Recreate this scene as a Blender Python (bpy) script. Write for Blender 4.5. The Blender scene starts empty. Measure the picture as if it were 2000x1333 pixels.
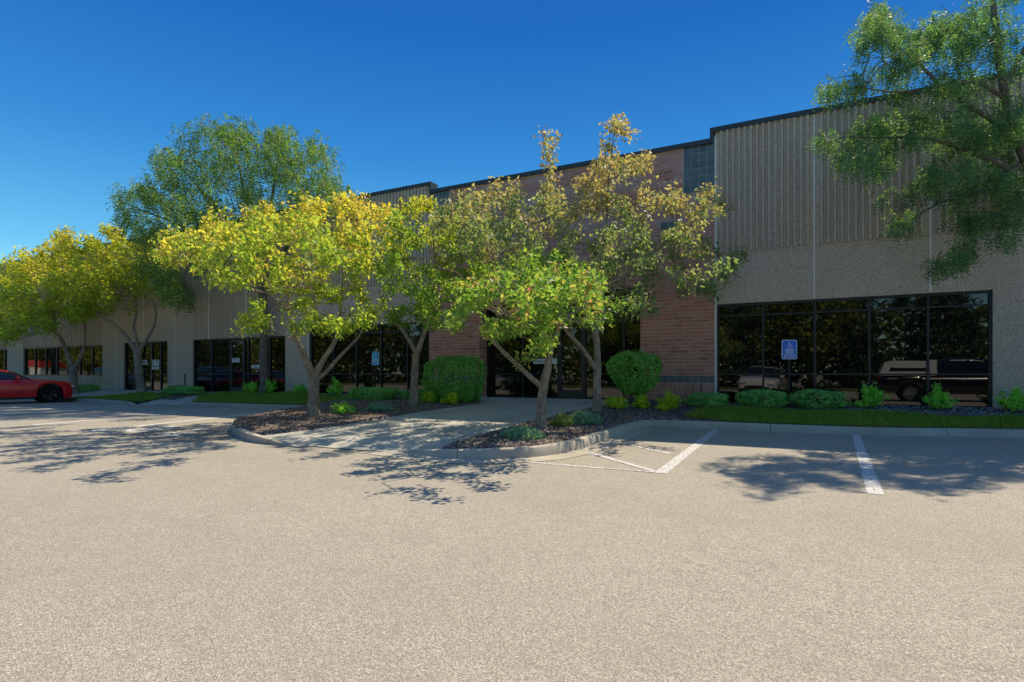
import bpy, bmesh, math, random
import numpy as np
from mathutils import Vector, Matrix
from mathutils.geometry import delaunay_2d_cdt
R = math.radians
random.seed(7)
RNG = np.random.default_rng(11)
scene = bpy.context.scene
COL = scene.collection

# ------------------------------------------------------------------ camera
FPX, HORIZ, CAMH, DIST = 1111.0, 731.0, 1.2, 16.0     # focal length in photo pixels, horizon row, eye height, distance to facade
YAW = math.atan2(2130.0, FPX)
FW = (-math.cos(YAW), math.sin(YAW)); RT = (FW[1], -FW[0])
cam = bpy.data.cameras.new('camera'); cam.lens = 36.0 * FPX / 2000.0; cam.sensor_width = 36.0
cam.shift_y = (HORIZ - 666.5) / 2000.0; cam.clip_end = 3000; cam.clip_start = 0.05
co = bpy.data.objects.new('camera', cam); COL.objects.link(co)
co.location = (0, -DIST, CAMH)
co.rotation_euler = (R(90), 0, math.pi / 2 - YAW)
scene.camera = co

# ------------------------------------------------------------------ sky, sun, exposure
SUN_TO = Vector((0.20, 0.75, 1.0)).normalized()       # towards the sun: high behind the building
SUN_EL = math.asin(SUN_TO.z); SUN_AZ = math.atan2(SUN_TO.x, SUN_TO.y)
world = bpy.data.worlds.new("World"); scene.world = world; world.use_nodes = True
wt = world.node_tree; wt.nodes.clear()
sky = wt.nodes.new('ShaderNodeTexSky'); sky.sky_type = 'NISHITA'; sky.sun_disc = False
sky.sun_elevation = SUN_EL; sky.sun_rotation = SUN_AZ
sky.air_density = 1.0; sky.dust_density = 0.3; sky.ozone_density = 1.5
# the low sky of the photograph is a deep clear blue: tint it by elevation, the same all round
tc = wt.nodes.new('ShaderNodeTexCoord'); sx = wt.nodes.new('ShaderNodeSeparateXYZ'); wt.links.new(tc.outputs['Generated'], sx.inputs[0])
# the photograph's sky changes with height only, so the sky is read along one bearing, side-on to the sun
sq = wt.nodes.new('ShaderNodeMath'); sq.operation = 'MULTIPLY_ADD'; wt.links.new(sx.outputs['Z'], sq.inputs[0])
ng = wt.nodes.new('ShaderNodeMath'); ng.operation = 'MULTIPLY'; ng.inputs[1].default_value = -1.0; wt.links.new(sx.outputs['Z'], ng.inputs[0]); wt.links.new(ng.outputs[0], sq.inputs[1]); sq.inputs[2].default_value = 1.0
rt_ = wt.nodes.new('ShaderNodeMath'); rt_.operation = 'SQRT'; wt.links.new(sq.outputs[0], rt_.inputs[0])
BEAR = SUN_AZ + R(75)
cv = wt.nodes.new('ShaderNodeCombineXYZ'); wt.links.new(sx.outputs['Z'], cv.inputs['Z'])
for ax_, f_ in (('X', math.sin(BEAR)), ('Y', math.cos(BEAR))):
    mm_ = wt.nodes.new('ShaderNodeMath'); mm_.operation = 'MULTIPLY'; mm_.inputs[1].default_value = f_; wt.links.new(rt_.outputs[0], mm_.inputs[0]); wt.links.new(mm_.outputs[0], cv.inputs[ax_])
wt.links.new(cv.outputs[0], sky.inputs[0])
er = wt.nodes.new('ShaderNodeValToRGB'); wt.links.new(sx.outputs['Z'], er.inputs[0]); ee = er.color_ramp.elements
SKY_TINT = [(0.0, (0.46, 0.54, 0.48)), (0.18, (0.14, 0.325, 0.37)), (0.34, (0.056, 0.225, 0.345)), (0.52, (0.026, 0.155, 0.315)), (0.60, (0.028, 0.155, 0.315)), (0.85, (0.26, 0.32, 0.38)), (1.0, (0.34, 0.39, 0.42))]  # last two stops: paler overhead sky, out of view, added to brighten the shade
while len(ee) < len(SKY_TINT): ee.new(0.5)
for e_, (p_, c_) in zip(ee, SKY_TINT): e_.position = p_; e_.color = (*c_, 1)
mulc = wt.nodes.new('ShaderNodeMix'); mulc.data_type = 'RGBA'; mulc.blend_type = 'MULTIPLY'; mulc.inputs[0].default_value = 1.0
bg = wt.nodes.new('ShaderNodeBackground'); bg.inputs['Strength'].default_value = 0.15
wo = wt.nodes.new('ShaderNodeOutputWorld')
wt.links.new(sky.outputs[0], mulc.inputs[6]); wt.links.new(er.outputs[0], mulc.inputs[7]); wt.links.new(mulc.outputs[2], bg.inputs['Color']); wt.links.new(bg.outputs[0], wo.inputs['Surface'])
sl = bpy.data.lights.new('sun', 'SUN'); sl.energy = 2.0; sl.angle = R(0.53); sl.color = (1.0, 0.87, 0.68)
so = bpy.data.objects.new('sun', sl); COL.objects.link(so); so.location = (5, 20, 40)
so.rotation_euler = SUN_TO.to_track_quat('Z', 'Y').to_euler()
scene.view_settings.view_transform = 'Standard'; scene.view_settings.look = 'None'
scene.view_settings.exposure = 1.5; scene.view_settings.gamma = 1.0
scene.view_settings.use_curve_mapping = False
scene.render.engine = 'CYCLES'
scene.cycles.max_bounces = 9; scene.cycles.diffuse_bounces = 7; scene.cycles.transparent_max_bounces = 8

# ------------------------------------------------------------------ survey helpers: photo measurements turned into metres
def fx(px, Y=0.0):
    u = (px - 1000) / FPX; t = (DIST + Y) / (FW[1] + u * RT[1])
    return t * (FW[0] + u * RT[0])
def fz(px, py, Y=0.0):
    u = (px - 1000) / FPX; t = (DIST + Y) / (FW[1] + u * RT[1])
    return CAMH + t * (HORIZ - py) / FPX
def at(px, py, t):
    u = (px - 1000) / FPX
    return Vector((t * (FW[0] + u * RT[0]), -DIST + t * (FW[1] + u * RT[1]), CAMH + t * (HORIZ - py) / FPX))
def lerp(a, b, k): return a + (b - a) * k
def clamp(v, a=0.0, b=1.0): return max(a, min(b, v))
FLOOR = 0.43
def z_apron(x, y): return FLOOR * clamp((y + 9.3) / 9.0)
def kerb_y(x): return lerp(-2.98, -2.10, clamp((x + 2.0) / 5.4, -0.3, 2.5))
def z_raised(x, y):
    fl = 0.15
    if y < -2.8:      # beds run down to the paving along the edges of the entrance walk
        (ax, ay), (bx, by) = WALK_R if x > -8.2 else WALK_L
        fl = 0.15 * clamp(0.12 + abs((bx - ax) * (y - ay) - (by - ay) * (x - ax)) / math.hypot(bx - ax, by - ay) / 0.75)
    za = max(fl, z_apron(x, y) + 0.035)
    yk = kerb_y(x)
    zl = 0.15 + (FLOOR - 0.15) * clamp((y - yk - 0.17) / (-yk - 0.35))
    zw = 0.15 + (FLOOR - 0.15) * clamp((y + 2.2) / 1.7)
    if x > -2.4: return zl
    if x > -4.2:
        k = (x + 4.2) / 1.8; return lerp(za, zl, k)
    if x > -13: return za
    if x > -15:
        k = (-13 - x) / 2.0; return lerp(za, zw, k)
    return zw
def g(px, py, z=0.0):
    t = FPX * (CAMH - z) / (py - HORIZ); p = at(px, py, t); return (p.x, p.y)
def gr(px, py, zf=z_raised):
    z = 0.2
    for _ in range(25):
        x, y = g(px, py, z); z = 0.5 * z + 0.5 * zf(x, y)
    return (x, y)
WALK_L = (g(528, 845.5, .08), g(938, 787, .42)); WALK_R = (g(885, 866, .06), g(1071, 819, .22))
def depth_of(x, y): return x * FW[0] + (y + DIST) * FW[1]

# ------------------------------------------------------------------ object helpers
def link(o, parent=None):
    COL.objects.link(o)
    if parent is not None: o.parent = parent
    return o
def tag(o, label=None, cat=None, group=None, kind=None):
    if label: o['label'] = label
    if cat: o['category'] = cat
    if group: o['group'] = group
    if kind: o['kind'] = kind
    return o
def empty(name, loc, rz=0.0):
    o = bpy.data.objects.new(name, None); o.location = loc; o.rotation_euler = (0, 0, rz); o.empty_display_size = 0.2
    return link(o)
def copy_tree(o, parent=None):
    c = o.copy(); COL.objects.link(c); c.parent = parent
    for ch in list(o.children): copy_tree(ch, c)
    return c
def np_mesh(name, V, F, smooth=False):
    """V (n,3) array, F (m,k) array of k-gons."""
    V = np.asarray(V, dtype=np.float32); F = np.asarray(F, dtype=np.int32)
    me = bpy.data.meshes.new(name); n, k = F.shape
    me.vertices.add(len(V)); me.vertices.foreach_set('co', V.ravel())
    me.loops.add(n * k); me.loops.foreach_set('vertex_index', F.ravel())
    me.polygons.add(n); me.polygons.foreach_set('loop_start', np.arange(0, n * k, k, dtype=np.int32))
    me.polygons.foreach_set('loop_total', np.full(n, k, dtype=np.int32))
    if smooth: me.polygons.foreach_set('use_smooth', np.ones(n, dtype=bool))
    me.update(calc_edges=True); return me
class MB:
    def __init__(s): s.v = []; s.f = []
    def poly(s, pts):
        b = len(s.v); s.v += [tuple(p) for p in pts]; s.f.append(tuple(range(b, b + len(pts)))); return s
    def box(s, x0, x1, y0, y1, z0, z1):
        b = len(s.v)
        s.v += [(x0, y0, z0), (x1, y0, z0), (x1, y1, z0), (x0, y1, z0), (x0, y0, z1), (x1, y0, z1), (x1, y1, z1), (x0, y1, z1)]
        for q in ((0, 3, 2, 1), (4, 5, 6, 7), (0, 1, 5, 4), (1, 2, 6, 5), (2, 3, 7, 6), (3, 0, 4, 7)): s.f.append(tuple(b + i for i in q))
        return s
    def tube(s, pts, rad, n=8, cap=True):
        pts = [Vector(p) for p in pts]
        if not hasattr(rad, '__len__'): rad = [rad] * len(pts)
        b = len(s.v); ref = None
        for i, p in enumerate(pts):
            d = (pts[min(i + 1, len(pts) - 1)] - pts[max(i - 1, 0)]).normalized()
            if ref is None: ref = d.orthogonal().normalized()
            ref = (ref - d * ref.dot(d)).normalized(); w = d.cross(ref)
            for k in range(n):
                a = 2 * math.pi * k / n
                s.v.append(tuple(p + (ref * math.cos(a) + w * math.sin(a)) * rad[i]))
        for i in range(len(pts) - 1):
            for k in range(n):
                k2 = (k + 1) % n
                s.f.append((b + i * n + k, b + i * n + k2, b + (i + 1) * n + k2, b + (i + 1) * n + k))
        if cap:
            s.f.append(tuple(b + k for k in reversed(range(n)))); e = b + (len(pts) - 1) * n
            s.f.append(tuple(e + k for k in range(n)))
        return s
    def lathe(s, prof, c=(0, 0, 0), axis='z', n=24):
        b = len(s.v)
        for r, h in prof:
            for k in range(n):
                a = 2 * math.pi * k / n; p, q = r * math.cos(a), r * math.sin(a)
                s.v.append((c[0] + p, c[1] + q, c[2] + h) if axis == 'z' else (c[0] + p, c[1] + h, c[2] + q))
        for i in range(len(prof) - 1):
            for k in range(n):
                k2 = (k + 1) % n; s.f.append((b + i * n + k, b + i * n + k2, b + (i + 1) * n + k2, b + (i + 1) * n + k))
        return s
    def mesh(s, name, mat=None, smooth=False):
        me = bpy.data.meshes.new(name); me.from_pydata(s.v, [], s.f); me.update()
        if smooth:
            for p in me.polygons: p.use_smooth = True
        if mat: me.materials.append(mat)
        return me
    def build(s, name, mat, parent=None, smooth=False, bevel=0.0, kind=None):
        o = bpy.data.objects.new(name, s.mesh(name, mat, smooth)); link(o, parent)
        if bevel:
            m = o.modifiers.new('bevel', 'BEVEL'); m.width = bevel; m.segments = 2; m.limit_method = 'ANGLE'
        if kind: o['kind'] = kind
        return o
def obj_of(name, me, mat=None, parent=None, kind=None):
    if mat: me.materials.append(mat)
    o = bpy.data.objects.new(name, me); link(o, parent)
    if kind: o['kind'] = kind
    return o

# ------------------------------------------------------------------ materials
class Mat:
    def __init__(s, name, rough=0.8, spec=0.3):
        s.m = bpy.data.materials.new(name); s.m.use_nodes = True; s.t = s.m.node_tree; s.t.nodes.clear()
        s.o = s.n('ShaderNodeOutputMaterial'); s.b = s.n('ShaderNodeBsdfPrincipled')
        s.t.links.new(s.b.outputs[0], s.o.inputs['Surface'])
        s.b.inputs['Roughness'].default_value = rough; s.b.inputs['Specular IOR Level'].default_value = spec
        s._pos = None
    def n(s, k, **kw):
        x = s.t.nodes.new(k)
        for a, v in kw.items(): setattr(x, a, v)
        return x
    def l(s, a, b): s.t.links.new(a, b)
    def pos(s, kind='Object'):
        return s.n('ShaderNodeTexCoord').outputs[kind]
    def geo(s): return s.n('ShaderNodeNewGeometry')
    def noise(s, scale, detail=4, rough=0.55, vec=None, out='Fac'):
        x = s.n('ShaderNodeTexNoise'); x.inputs['Scale'].default_value = scale; x.inputs['Detail'].default_value = detail; x.inputs['Roughness'].default_value = rough
        s.l(vec if vec is not None else s.geo().outputs['Position'], x.inputs['Vector']); return x.outputs[out]
    def voro(s, scale, vec=None, out='Color', feature='F1'):
        x = s.n('ShaderNodeTexVoronoi'); x.feature = feature; x.inputs['Scale'].default_value = scale
        s.l(vec if vec is not None else s.geo().outputs['Position'], x.inputs['Vector']); return x.outputs[out]
    def ramp(s, fac, stops, interp='LINEAR'):
        x = s.n('ShaderNodeValToRGB'); x.color_ramp.interpolation = interp; e = x.color_ramp.elements
        while len(e) < len(stops): e.new(0.5)
        for i, (p, c) in enumerate(stops):
            e[i].position = p; e[i].color = (c, c, c, 1) if not hasattr(c, '__len__') else (*c, 1)
        s.l(fac, x.inputs[0]); return x.outputs[0]
    def mix(s, fac, a, b, blend='MIX'):
        x = s.n('ShaderNodeMix', data_type='RGBA', blend_type=blend)
        for v, i in ((fac, 0), (a, 6), (b, 7)):
            if hasattr(v, 'is_linked'): s.l(v, x.inputs[i])
            elif i == 0: x.inputs[i].default_value = v
            else: x.inputs[i].default_value = (*v, 1) if len(v) == 3 else v
        return x.outputs[2]
    def bump(s, h, strength=0.3, dist=0.01):
        x = s.n('ShaderNodeBump'); x.inputs['Strength'].default_value = strength; x.inputs['Distance'].default_value = dist
        s.l(h, x.inputs['Height']); s.l(x.outputs[0], s.b.inputs['Normal'])
    def col(s, v):
        if hasattr(v, 'is_linked'): s.l(v, s.b.inputs['Base Color'])
        else: s.b.inputs['Base Color'].default_value = (*v, 1)
        return s
M = {}
def simple(name, c, rough=0.6, spec=0.3, metal=0.0, coat=0.0, var=0.0):
    m = Mat(name, rough, spec); m.b.inputs['Metallic'].default_value = metal; m.b.inputs['Coat Weight'].default_value = coat
    m.b.inputs['Coat Roughness'].default_value = 0.04
    if var: m.col(m.mix(m.noise(3.0, 5), tuple(x * (1 - var) for x in c), tuple(min(1, x * (1 + var)) for x in c)))
    else: m.col(c)
    M[name] = m.m; return m
def asphalt(name, dark, mid, light):
    m = Mat(name, 0.92, 0.25)
    v = m.voro(165); v2 = m.voro(300)
    sep = m.n('ShaderNodeSeparateColor'); m.l(v, sep.inputs[0])
    c = m.ramp(sep.outputs[0], [(0.0, dark), (0.28, tuple(lerp(a, b, .6) for a, b in zip(dark, mid))), (0.55, mid), (0.82, tuple(lerp(a, b, .45) for a, b in zip(mid, light))), (0.97, light)])
    sep2 = m.n('ShaderNodeSeparateColor'); m.l(v2, sep2.inputs[0])
    c = m.mix(m.ramp(sep2.outputs[1], [(0.0, 0.55), (0.35, 0.0)]), c, dark)
    big = m.noise(0.35, 5, 0.6); c = m.mix(m.ramp(big, [(0.35, 0.0), (0.7, 0.30)]), c, tuple(x * 0.8 for x in mid))
    st = m.noise(1.3, 6, 0.65); c = m.mix(m.ramp(st, [(0.52, 0.0), (0.75, 0.30)]), c, tuple(x * 0.6 for x in mid))
    c = m.mix(m.ramp(m.noise(5.5, 5, 0.7), [(0.40, 0.16), (0.62, 0.0)]), c, tuple(x * 0.62 for x in mid))
    tw = m.n('ShaderNodeMapping'); tw.inputs['Rotation'].default_value = (0, 0, 0.12); tw.inputs['Scale'].default_value = (0.02, 0.55, 1); m.l(m.geo().outputs['Position'], tw.inputs[0])
    c = m.mix(m.ramp(m.noise(1.0, 4, 0.6, tw.outputs[0]), [(0.48, 0.0), (0.66, 0.20)]), c, tuple(x * 0.7 for x in mid))     # worn wheel lanes along the aisle
    cr = m.n('ShaderNodeMapping'); cr.inputs['Scale'].default_value = (1, 1, 0); wob = m.noise(0.9, 5, 0.6, out='Color')
    wa = m.n('ShaderNodeVectorMath', operation='MULTIPLY_ADD'); m.l(wob, wa.inputs[0]); wa.inputs[1].default_value = (1.6, 1.6, 0); m.l(m.geo().outputs['Position'], wa.inputs[2]); m.l(wa.outputs[0], cr.inputs[0])
    ce = m.voro(0.16, cr.outputs[0], 'Distance', 'DISTANCE_TO_EDGE'); c = m.mix(m.ramp(ce, [(0.0, 0.25), (0.0012, 0.12), (0.002, 0.0)]), c, dark)
    sp_ = m.voro(0.9, out='Distance'); c = m.mix(m.ramp(sp_, [(0.02, 0.22), (0.05, 0.0)]), c, tuple(x * 0.45 for x in mid))
    m.col(c); d = m.voro(150, out='Distance'); m.bump(m.ramp(d, [(0.0, 1.0), (0.7, 0.0)]), 0.5, 0.006)
    M[name] = m.m
asphalt('asphalt', (0.19, 0.172, 0.134), (0.45, 0.402, 0.312), (0.76, 0.70, 0.58))
asphalt('asphalt_patch', (0.13, 0.115, 0.095), (0.30, 0.27, 0.22), (0.5, 0.46, 0.4))
def concrete(name, a, b, stain=0.5):
    m = Mat(name, 0.88, 0.25)
    c = m.mix(m.noise(2.2, 7, 0.65), a, b); c = m.mix(m.ramp(m.noise(0.9, 6, 0.7), [(0.45, 0.0), (0.72, stain)]), c, tuple(x * 0.55 for x in a))
    sp = m.noise(160, 2); c = m.mix(m.ramp(sp, [(0.35, 0.25), (0.65, 0.0)]), c, tuple(x * 0.6 for x in a))
    m.col(c); m.bump(m.noise(70, 5), 0.35, 0.006); M[name] = m.m
concrete('kerb_concrete', (0.46, 0.41, 0.32), (0.62, 0.555, 0.44), 0.55)
concrete('apron_concrete', (0.44, 0.42, 0.35), (0.60, 0.575, 0.49), 0.5)
def aggregate(name, lo, mid, hi):
    m = Mat(name, 0.9, 0.25)
    v = m.voro(72); sep = m.n('ShaderNodeSeparateColor'); m.l(v, sep.inputs[0])
    c = m.ramp(sep.outputs[0], [(0.0, lo), (0.4, mid), (0.75, tuple(lerp(x, y, .4) for x, y in zip(mid, hi))), (1.0, hi)])
    pos = m.geo().outputs['Position']
    mp = m.n('ShaderNodeMapping'); mp.inputs['Scale'].default_value = (0.9, 0.9, 0.18); m.l(pos, mp.inputs[0])
    c = m.mix(m.ramp(m.noise(1.0, 6, 0.6, mp.outputs[0]), [(0.4, 0.0), (0.75, 0.28)]), c, lo)
    m.col(c); m.bump(m.voro(72, out='Distance'), 0.4, 0.006); M[name] = m.m
aggregate('aggregate', (0.35, 0.27, 0.19), (0.60, 0.475, 0.345), (0.80, 0.67, 0.52))
simple('mortar', (0.72, 0.58, 0.47), 0.9, 0.2, var=0.15)
simple('sealant', (0.80, 0.74, 0.64), 0.8, 0.2, var=0.1)
simple('coping_metal', (0.045, 0.055, 0.052), 0.45, 0.4, var=0.1)
simple('frame_metal', (0.022, 0.026, 0.028), 0.38, 0.5, var=0.1)
simple('door_metal', (0.03, 0.037, 0.04), 0.35, 0.5, var=0.1)
simple('roof_felt', (0.12, 0.12, 0.12), 0.9, 0.2, var=0.2)
simple('white_print', (0.88, 0.88, 0.87), 0.6, 0.3)
simple('poster_paper', (0.82, 0.82, 0.76), 0.6, 0.3, var=0.08)
simple('dark_print', (0.05, 0.05, 0.05), 0.6, 0.3)
simple('sign_blue', (0.004, 0.14, 0.74), 0.35, 0.5)
simple('sign_faded', (0.03, 0.40, 0.74), 0.5, 0.4, var=0.15)
simple('sign_pale', (0.55, 0.80, 0.88), 0.5, 0.4)
simple('post_metal', (0.02, 0.02, 0.021), 0.5, 0.4)
simple('steel', (0.45, 0.45, 0.44), 0.35, 0.5, metal=0.9)
simple('white_plastic', (0.7, 0.7, 0.66), 0.5, 0.4)
m = Mat('glass', 0.015, 0.5); m.col((0.004, 0.005, 0.005)); m.b.inputs['IOR'].default_value = 1.65
m.bump(m.noise(0.7, 2), 0.03, 0.05); M['glass'] = m.m
def brickm(name, rnd_out, a, b, c3):
    m = Mat(name, 0.62, 0.35)
    r = m.n('ShaderNodeObjectInfo').outputs['Random'] if rnd_out == 'obj' else m.geo().outputs['Random Per Island']
    c = m.ramp(r, [(0.0, a), (0.4, b), (0.8, c3), (1.0, tuple(x * 0.72 for x in a))])
    c = m.mix(m.ramp(m.noise(22, 5, 0.6), [(0.35, 0.0), (0.75, 0.4)]), c, tuple(x * 0.6 for x in b))
    pos = m.geo().outputs['Position']; mp = m.n('ShaderNodeMapping'); mp.inputs['Scale'].default_value = (0.55, 0.5, 2.4); m.l(pos, mp.inputs[0])
    sz = m.n('ShaderNodeSeparateXYZ'); m.l(pos, sz.inputs[0]); zr_ = m.n('ShaderNodeMapRange'); m.l(sz.outputs['Z'], zr_.inputs[0]); zr_.inputs[1].default_value = 3.2; zr_.inputs[2].default_value = 5.6
    bl_ = m.n('ShaderNodeMath', operation='MULTIPLY'); m.l(m.ramp(m.noise(1.1, 6, 0.62, mp.outputs[0]), [(0.42, 0.0), (0.64, 0.6)]), bl_.inputs[0]); m.l(zr_.outputs[0], bl_.inputs[1])
    c = m.mix(bl_.outputs[0], c, (0.54, 0.42, 0.42))   # pale bloom on the glaze
    m.col(c); m.bump(m.noise(120, 3), 0.2, 0.003); M[name] = m.m
BA, BB, BC = (0.50, 0.195, 0.135), (0.58, 0.25, 0.175), (0.64, 0.31, 0.225)
brickm('brick_single', 'obj', BA, BB, BC); brickm('brick_mass', 'isl', BA, BB, BC)
m = Mat('tile', 0.3, 0.5)
c = m.ramp(m.n('ShaderNodeObjectInfo').outputs['Random'], [(0, (0.085, 0.115, 0.12)), (1, (0.14, 0.17, 0.175))])
m.col(m.mix(m.ramp(m.noise(9, 5), [(0.4, 0), (0.8, 0.4)]), c, (0.2, 0.22, 0.22))); M['tile'] = m.m
# painted line with wear
m = Mat('road_paint', 0.8, 0.3)
w = m.ramp(m.noise(34, 7, 0.8), [(0.46, 0.0), (0.53, 1.0)])
v = m.voro(75); sep = m.n('ShaderNodeSeparateColor'); m.l(v, sep.inputs[0])
m.col(m.mix(w, m.ramp(sep.outputs[0], [(0, (0.2, 0.18, 0.14)), (1, (0.5, 0.45, 0.36))]), (0.76, 0.76, 0.74)))
m.bump(m.voro(75, out='Distance'), 0.4, 0.006); M['road_paint'] = m.m
m = Mat('faded_paint', 0.85, 0.3)
w = m.ramp(m.noise(14, 6, 0.75), [(0.36, 0.25), (0.52, 1.0)])
v = m.voro(75); sep = m.n('ShaderNodeSeparateColor'); m.l(v, sep.inputs[0])
m.col(m.mix(w, m.ramp(sep.outputs[0], [(0, (0.22, 0.2, 0.16)), (1, (0.55, 0.5, 0.4))]), (0.86, 0.86, 0.83))); M['faded_paint'] = m.m
# mulch, gravel, litter
def chips(name, stops, rough=0.9):
    m = Mat(name, rough, 0.2); m.col(m.ramp(m.geo().outputs['Random Per Island'], stops)); M[name] = m.m
chips('mulch_chip', [(0, (0.085, 0.070, 0.064)), (0.5, (0.22, 0.178, 0.160)), (0.85, (0.40, 0.335, 0.305)), (1, (0.60, 0.52, 0.46))])
chips('fallen_leaf', [(0, (0.169, 0.072, 0.026)), (0.5, (0.390, 0.182, 0.065)), (0.8, (0.520, 0.325, 0.104)), (1, (0.286, 0.221, 0.117))], 0.7)
chips('gravel_chip', [(0, (0.135, 0.143, 0.150)), (0.6, (0.330, 0.345, 0.352)), (1, (0.750, 0.750, 0.735))])
m = Mat('mulch_soil', 0.95, 0.15); v = m.voro(38); sep = m.n('ShaderNodeSeparateColor'); m.l(v, sep.inputs[0])
m.col(m.ramp(sep.outputs[0], [(0, (0.08, 0.063, 0.057)), (0.6, (0.21, 0.165, 0.148)), (1, (0.42, 0.35, 0.31))])); m.bump(m.voro(38, out='Distance'), 0.9, 0.02); M['mulch_soil'] = m.m
m = Mat('turf_soil', 0.95, 0.15); m.col(m.mix(m.noise(6, 6), (0.07, 0.10, 0.025), (0.13, 0.155, 0.045))); m.bump(m.noise(60, 4), 0.8, 0.02); M['turf_soil'] = m.m

def leafm(name, stops, patch=None, patch_scale=0.9, lo=0.45, hi=0.65, trans=0.5, zgrad=None, rough=0.5):
    """Leaf colours picked per leaf; patch = autumn colour that comes in clumps; zgrad = (z0, z1): more autumn colour high in the crown."""
    m = Mat(name, rough, 0.35); ge = m.geo()
    c = m.ramp(ge.outputs['Random Per Island'], stops)
    if patch:
        f = m.noise(patch_scale, 3, 0.6, ge.outputs['Position'])
        if zgrad:
            sx = m.n('ShaderNodeSeparateXYZ'); m.l(ge.outputs['Position'], sx.inputs[0])
            mr = m.n('ShaderNodeMapRange'); m.l(sx.outputs['Z'], mr.inputs[0]); mr.inputs[1].default_value = zgrad[0]; mr.inputs[2].default_value = zgrad[1]
            mr.inputs[3].default_value = -0.22; mr.inputs[4].default_value = 0.18
            ad = m.n('ShaderNodeMath', operation='ADD'); m.l(f, ad.inputs[0]); m.l(mr.outputs[0], ad.inputs[1]); f = ad.outputs[0]
        # jitter per leaf so patches break up
        wn = m.n('ShaderNodeTexWhiteNoise', noise_dimensions='1D'); m.l(ge.outputs['Random Per Island'], wn.inputs['W'])
        j = m.n('ShaderNodeMath', operation='MULTIPLY_ADD'); m.l(wn.outputs['Value'], j.inputs[0]); j.inputs[1].default_value = 0.22; m.l(f, j.inputs[2])
        sh = m.n('ShaderNodeMath', operation='SUBTRACT'); m.l(j.outputs[0], sh.inputs[0]); sh.inputs[1].default_value = 0.11
        pr = m.n('ShaderNodeTexWhiteNoise', noise_dimensions='1D')
        ml = m.n('ShaderNodeMath', operation='MULTIPLY'); m.l(ge.outputs['Random Per Island'], ml.inputs[0]); ml.inputs[1].default_value = 37.7; m.l(ml.outputs[0], pr.inputs['W'])
        c = m.mix(m.ramp(sh.outputs[0], [(lo, 0.0), (hi, 1.0)]), c, m.ramp(pr.outputs['Value'], patch))
    m.col(c)
    tr = m.n('ShaderNodeBsdfTranslucent'); m.l(m.mix(1.0, c, (2.1, 2.1, 1.15), 'MULTIPLY'), tr.inputs['Color'])
    mx = m.n('ShaderNodeMixShader'); mx.inputs[0].default_value = trans
    m.l(m.b.outputs[0], mx.inputs[1]); m.l(tr.outputs[0], mx.inputs[2]); m.l(mx.outputs[0], m.o.inputs['Surface']); M[name] = m.m
GOLD = [(0, (0.48, 0.40, 0.06)), (0.55, (0.58, 0.50, 0.08)), (0.88, (0.54, 0.36, 0.10)), (1, (0.40, 0.19, 0.08))]
YELG = [(0, (0.297, 0.351, 0.027)), (0.6, (0.486, 0.459, 0.034)), (1, (0.540, 0.351, 0.041))]
BRNZ = [(0, (0.36, 0.29, 0.11)), (0.4, (0.42, 0.36, 0.17)), (0.7, (0.32, 0.20, 0.12)), (1, (0.50, 0.44, 0.24))]
leafm('leaf_gold', [(0, (0.131, 0.232, 0.034)), (0.6, (0.246, 0.348, 0.052)), (1, (0.392, 0.420, 0.072))], GOLD, 0.7, 0.38, 0.64, 0.55, (2.2, 6.0))
leafm('leaf_lime', [(0, (0.126, 0.252, 0.051)), (0.6, (0.236, 0.362, 0.072)), (1, (0.378, 0.441, 0.109))], YELG, 0.8, 0.45, 0.68, 0.5, (2.5, 6.5))
leafm('leaf_yellowing', [(0, (0.17, 0.26, 0.035)), (0.6, (0.28, 0.36, 0.045)), (1, (0.42, 0.45, 0.06))], [(0, (0.50, 0.47, 0.06)), (0.7, (0.58, 0.50, 0.07)), (1, (0.46, 0.32, 0.08))], 0.7, 0.50, 0.78, 0.5, (2.5, 7.0))
leafm('leaf_bronze', [(0, (0.129, 0.210, 0.070)), (0.6, (0.199, 0.285, 0.120)), (1, (0.338, 0.380, 0.180))], BRNZ, 0.6, 0.34, 0.60, 0.42, (3.0, 7.2))
leafm('leaf_green', [(0, (0.095, 0.208, 0.035)), (0.55, (0.172, 0.304, 0.055)), (0.9, (0.310, 0.400, 0.075)), (1, (0.482, 0.416, 0.120))], [(0, (0.413, 0.160, 0.120)), (0.5, (0.516, 0.352, 0.120)), (1, (0.344, 0.128, 0.120))], 1.6, 0.60, 0.74, 0.45)
leafm('leaf_locust', [(0, (0.053, 0.125, 0.031)), (0.6, (0.097, 0.191, 0.050)), (1, (0.179, 0.265, 0.056))], [(0, (0.223, 0.293, 0.042)), (1, (0.299, 0.308, 0.056))], 0.8, 0.58, 0.75, 0.45)
leafm('leaf_locust_near', [(0, (0.055, 0.128, 0.058)), (0.6, (0.094, 0.197, 0.085)), (1, (0.170, 0.288, 0.095))], [(0, (0.249, 0.333, 0.058)), (1, (0.373, 0.378, 0.095))], 1.3, 0.60, 0.74, 0.45)
leafm('leaf_far', [(0, (0.068, 0.112, 0.027)), (0.6, (0.203, 0.247, 0.045)), (1, (0.450, 0.427, 0.080))], None, trans=0.35)
leafm('needle_far', [(0, (0.027, 0.054, 0.027)), (1, (0.072, 0.117, 0.045))], None, trans=0.15)
leafm('leaf_yew', [(0, (0.110, 0.318, 0.069)), (0.6, (0.200, 0.467, 0.097)), (1, (0.354, 0.679, 0.136))], None, trans=0.3)
leafm('leaf_boxwood', [(0, (0.112, 0.325, 0.099)), (0.6, (0.216, 0.504, 0.136)), (1, (0.430, 0.740, 0.190))], None, trans=0.25)
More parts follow.
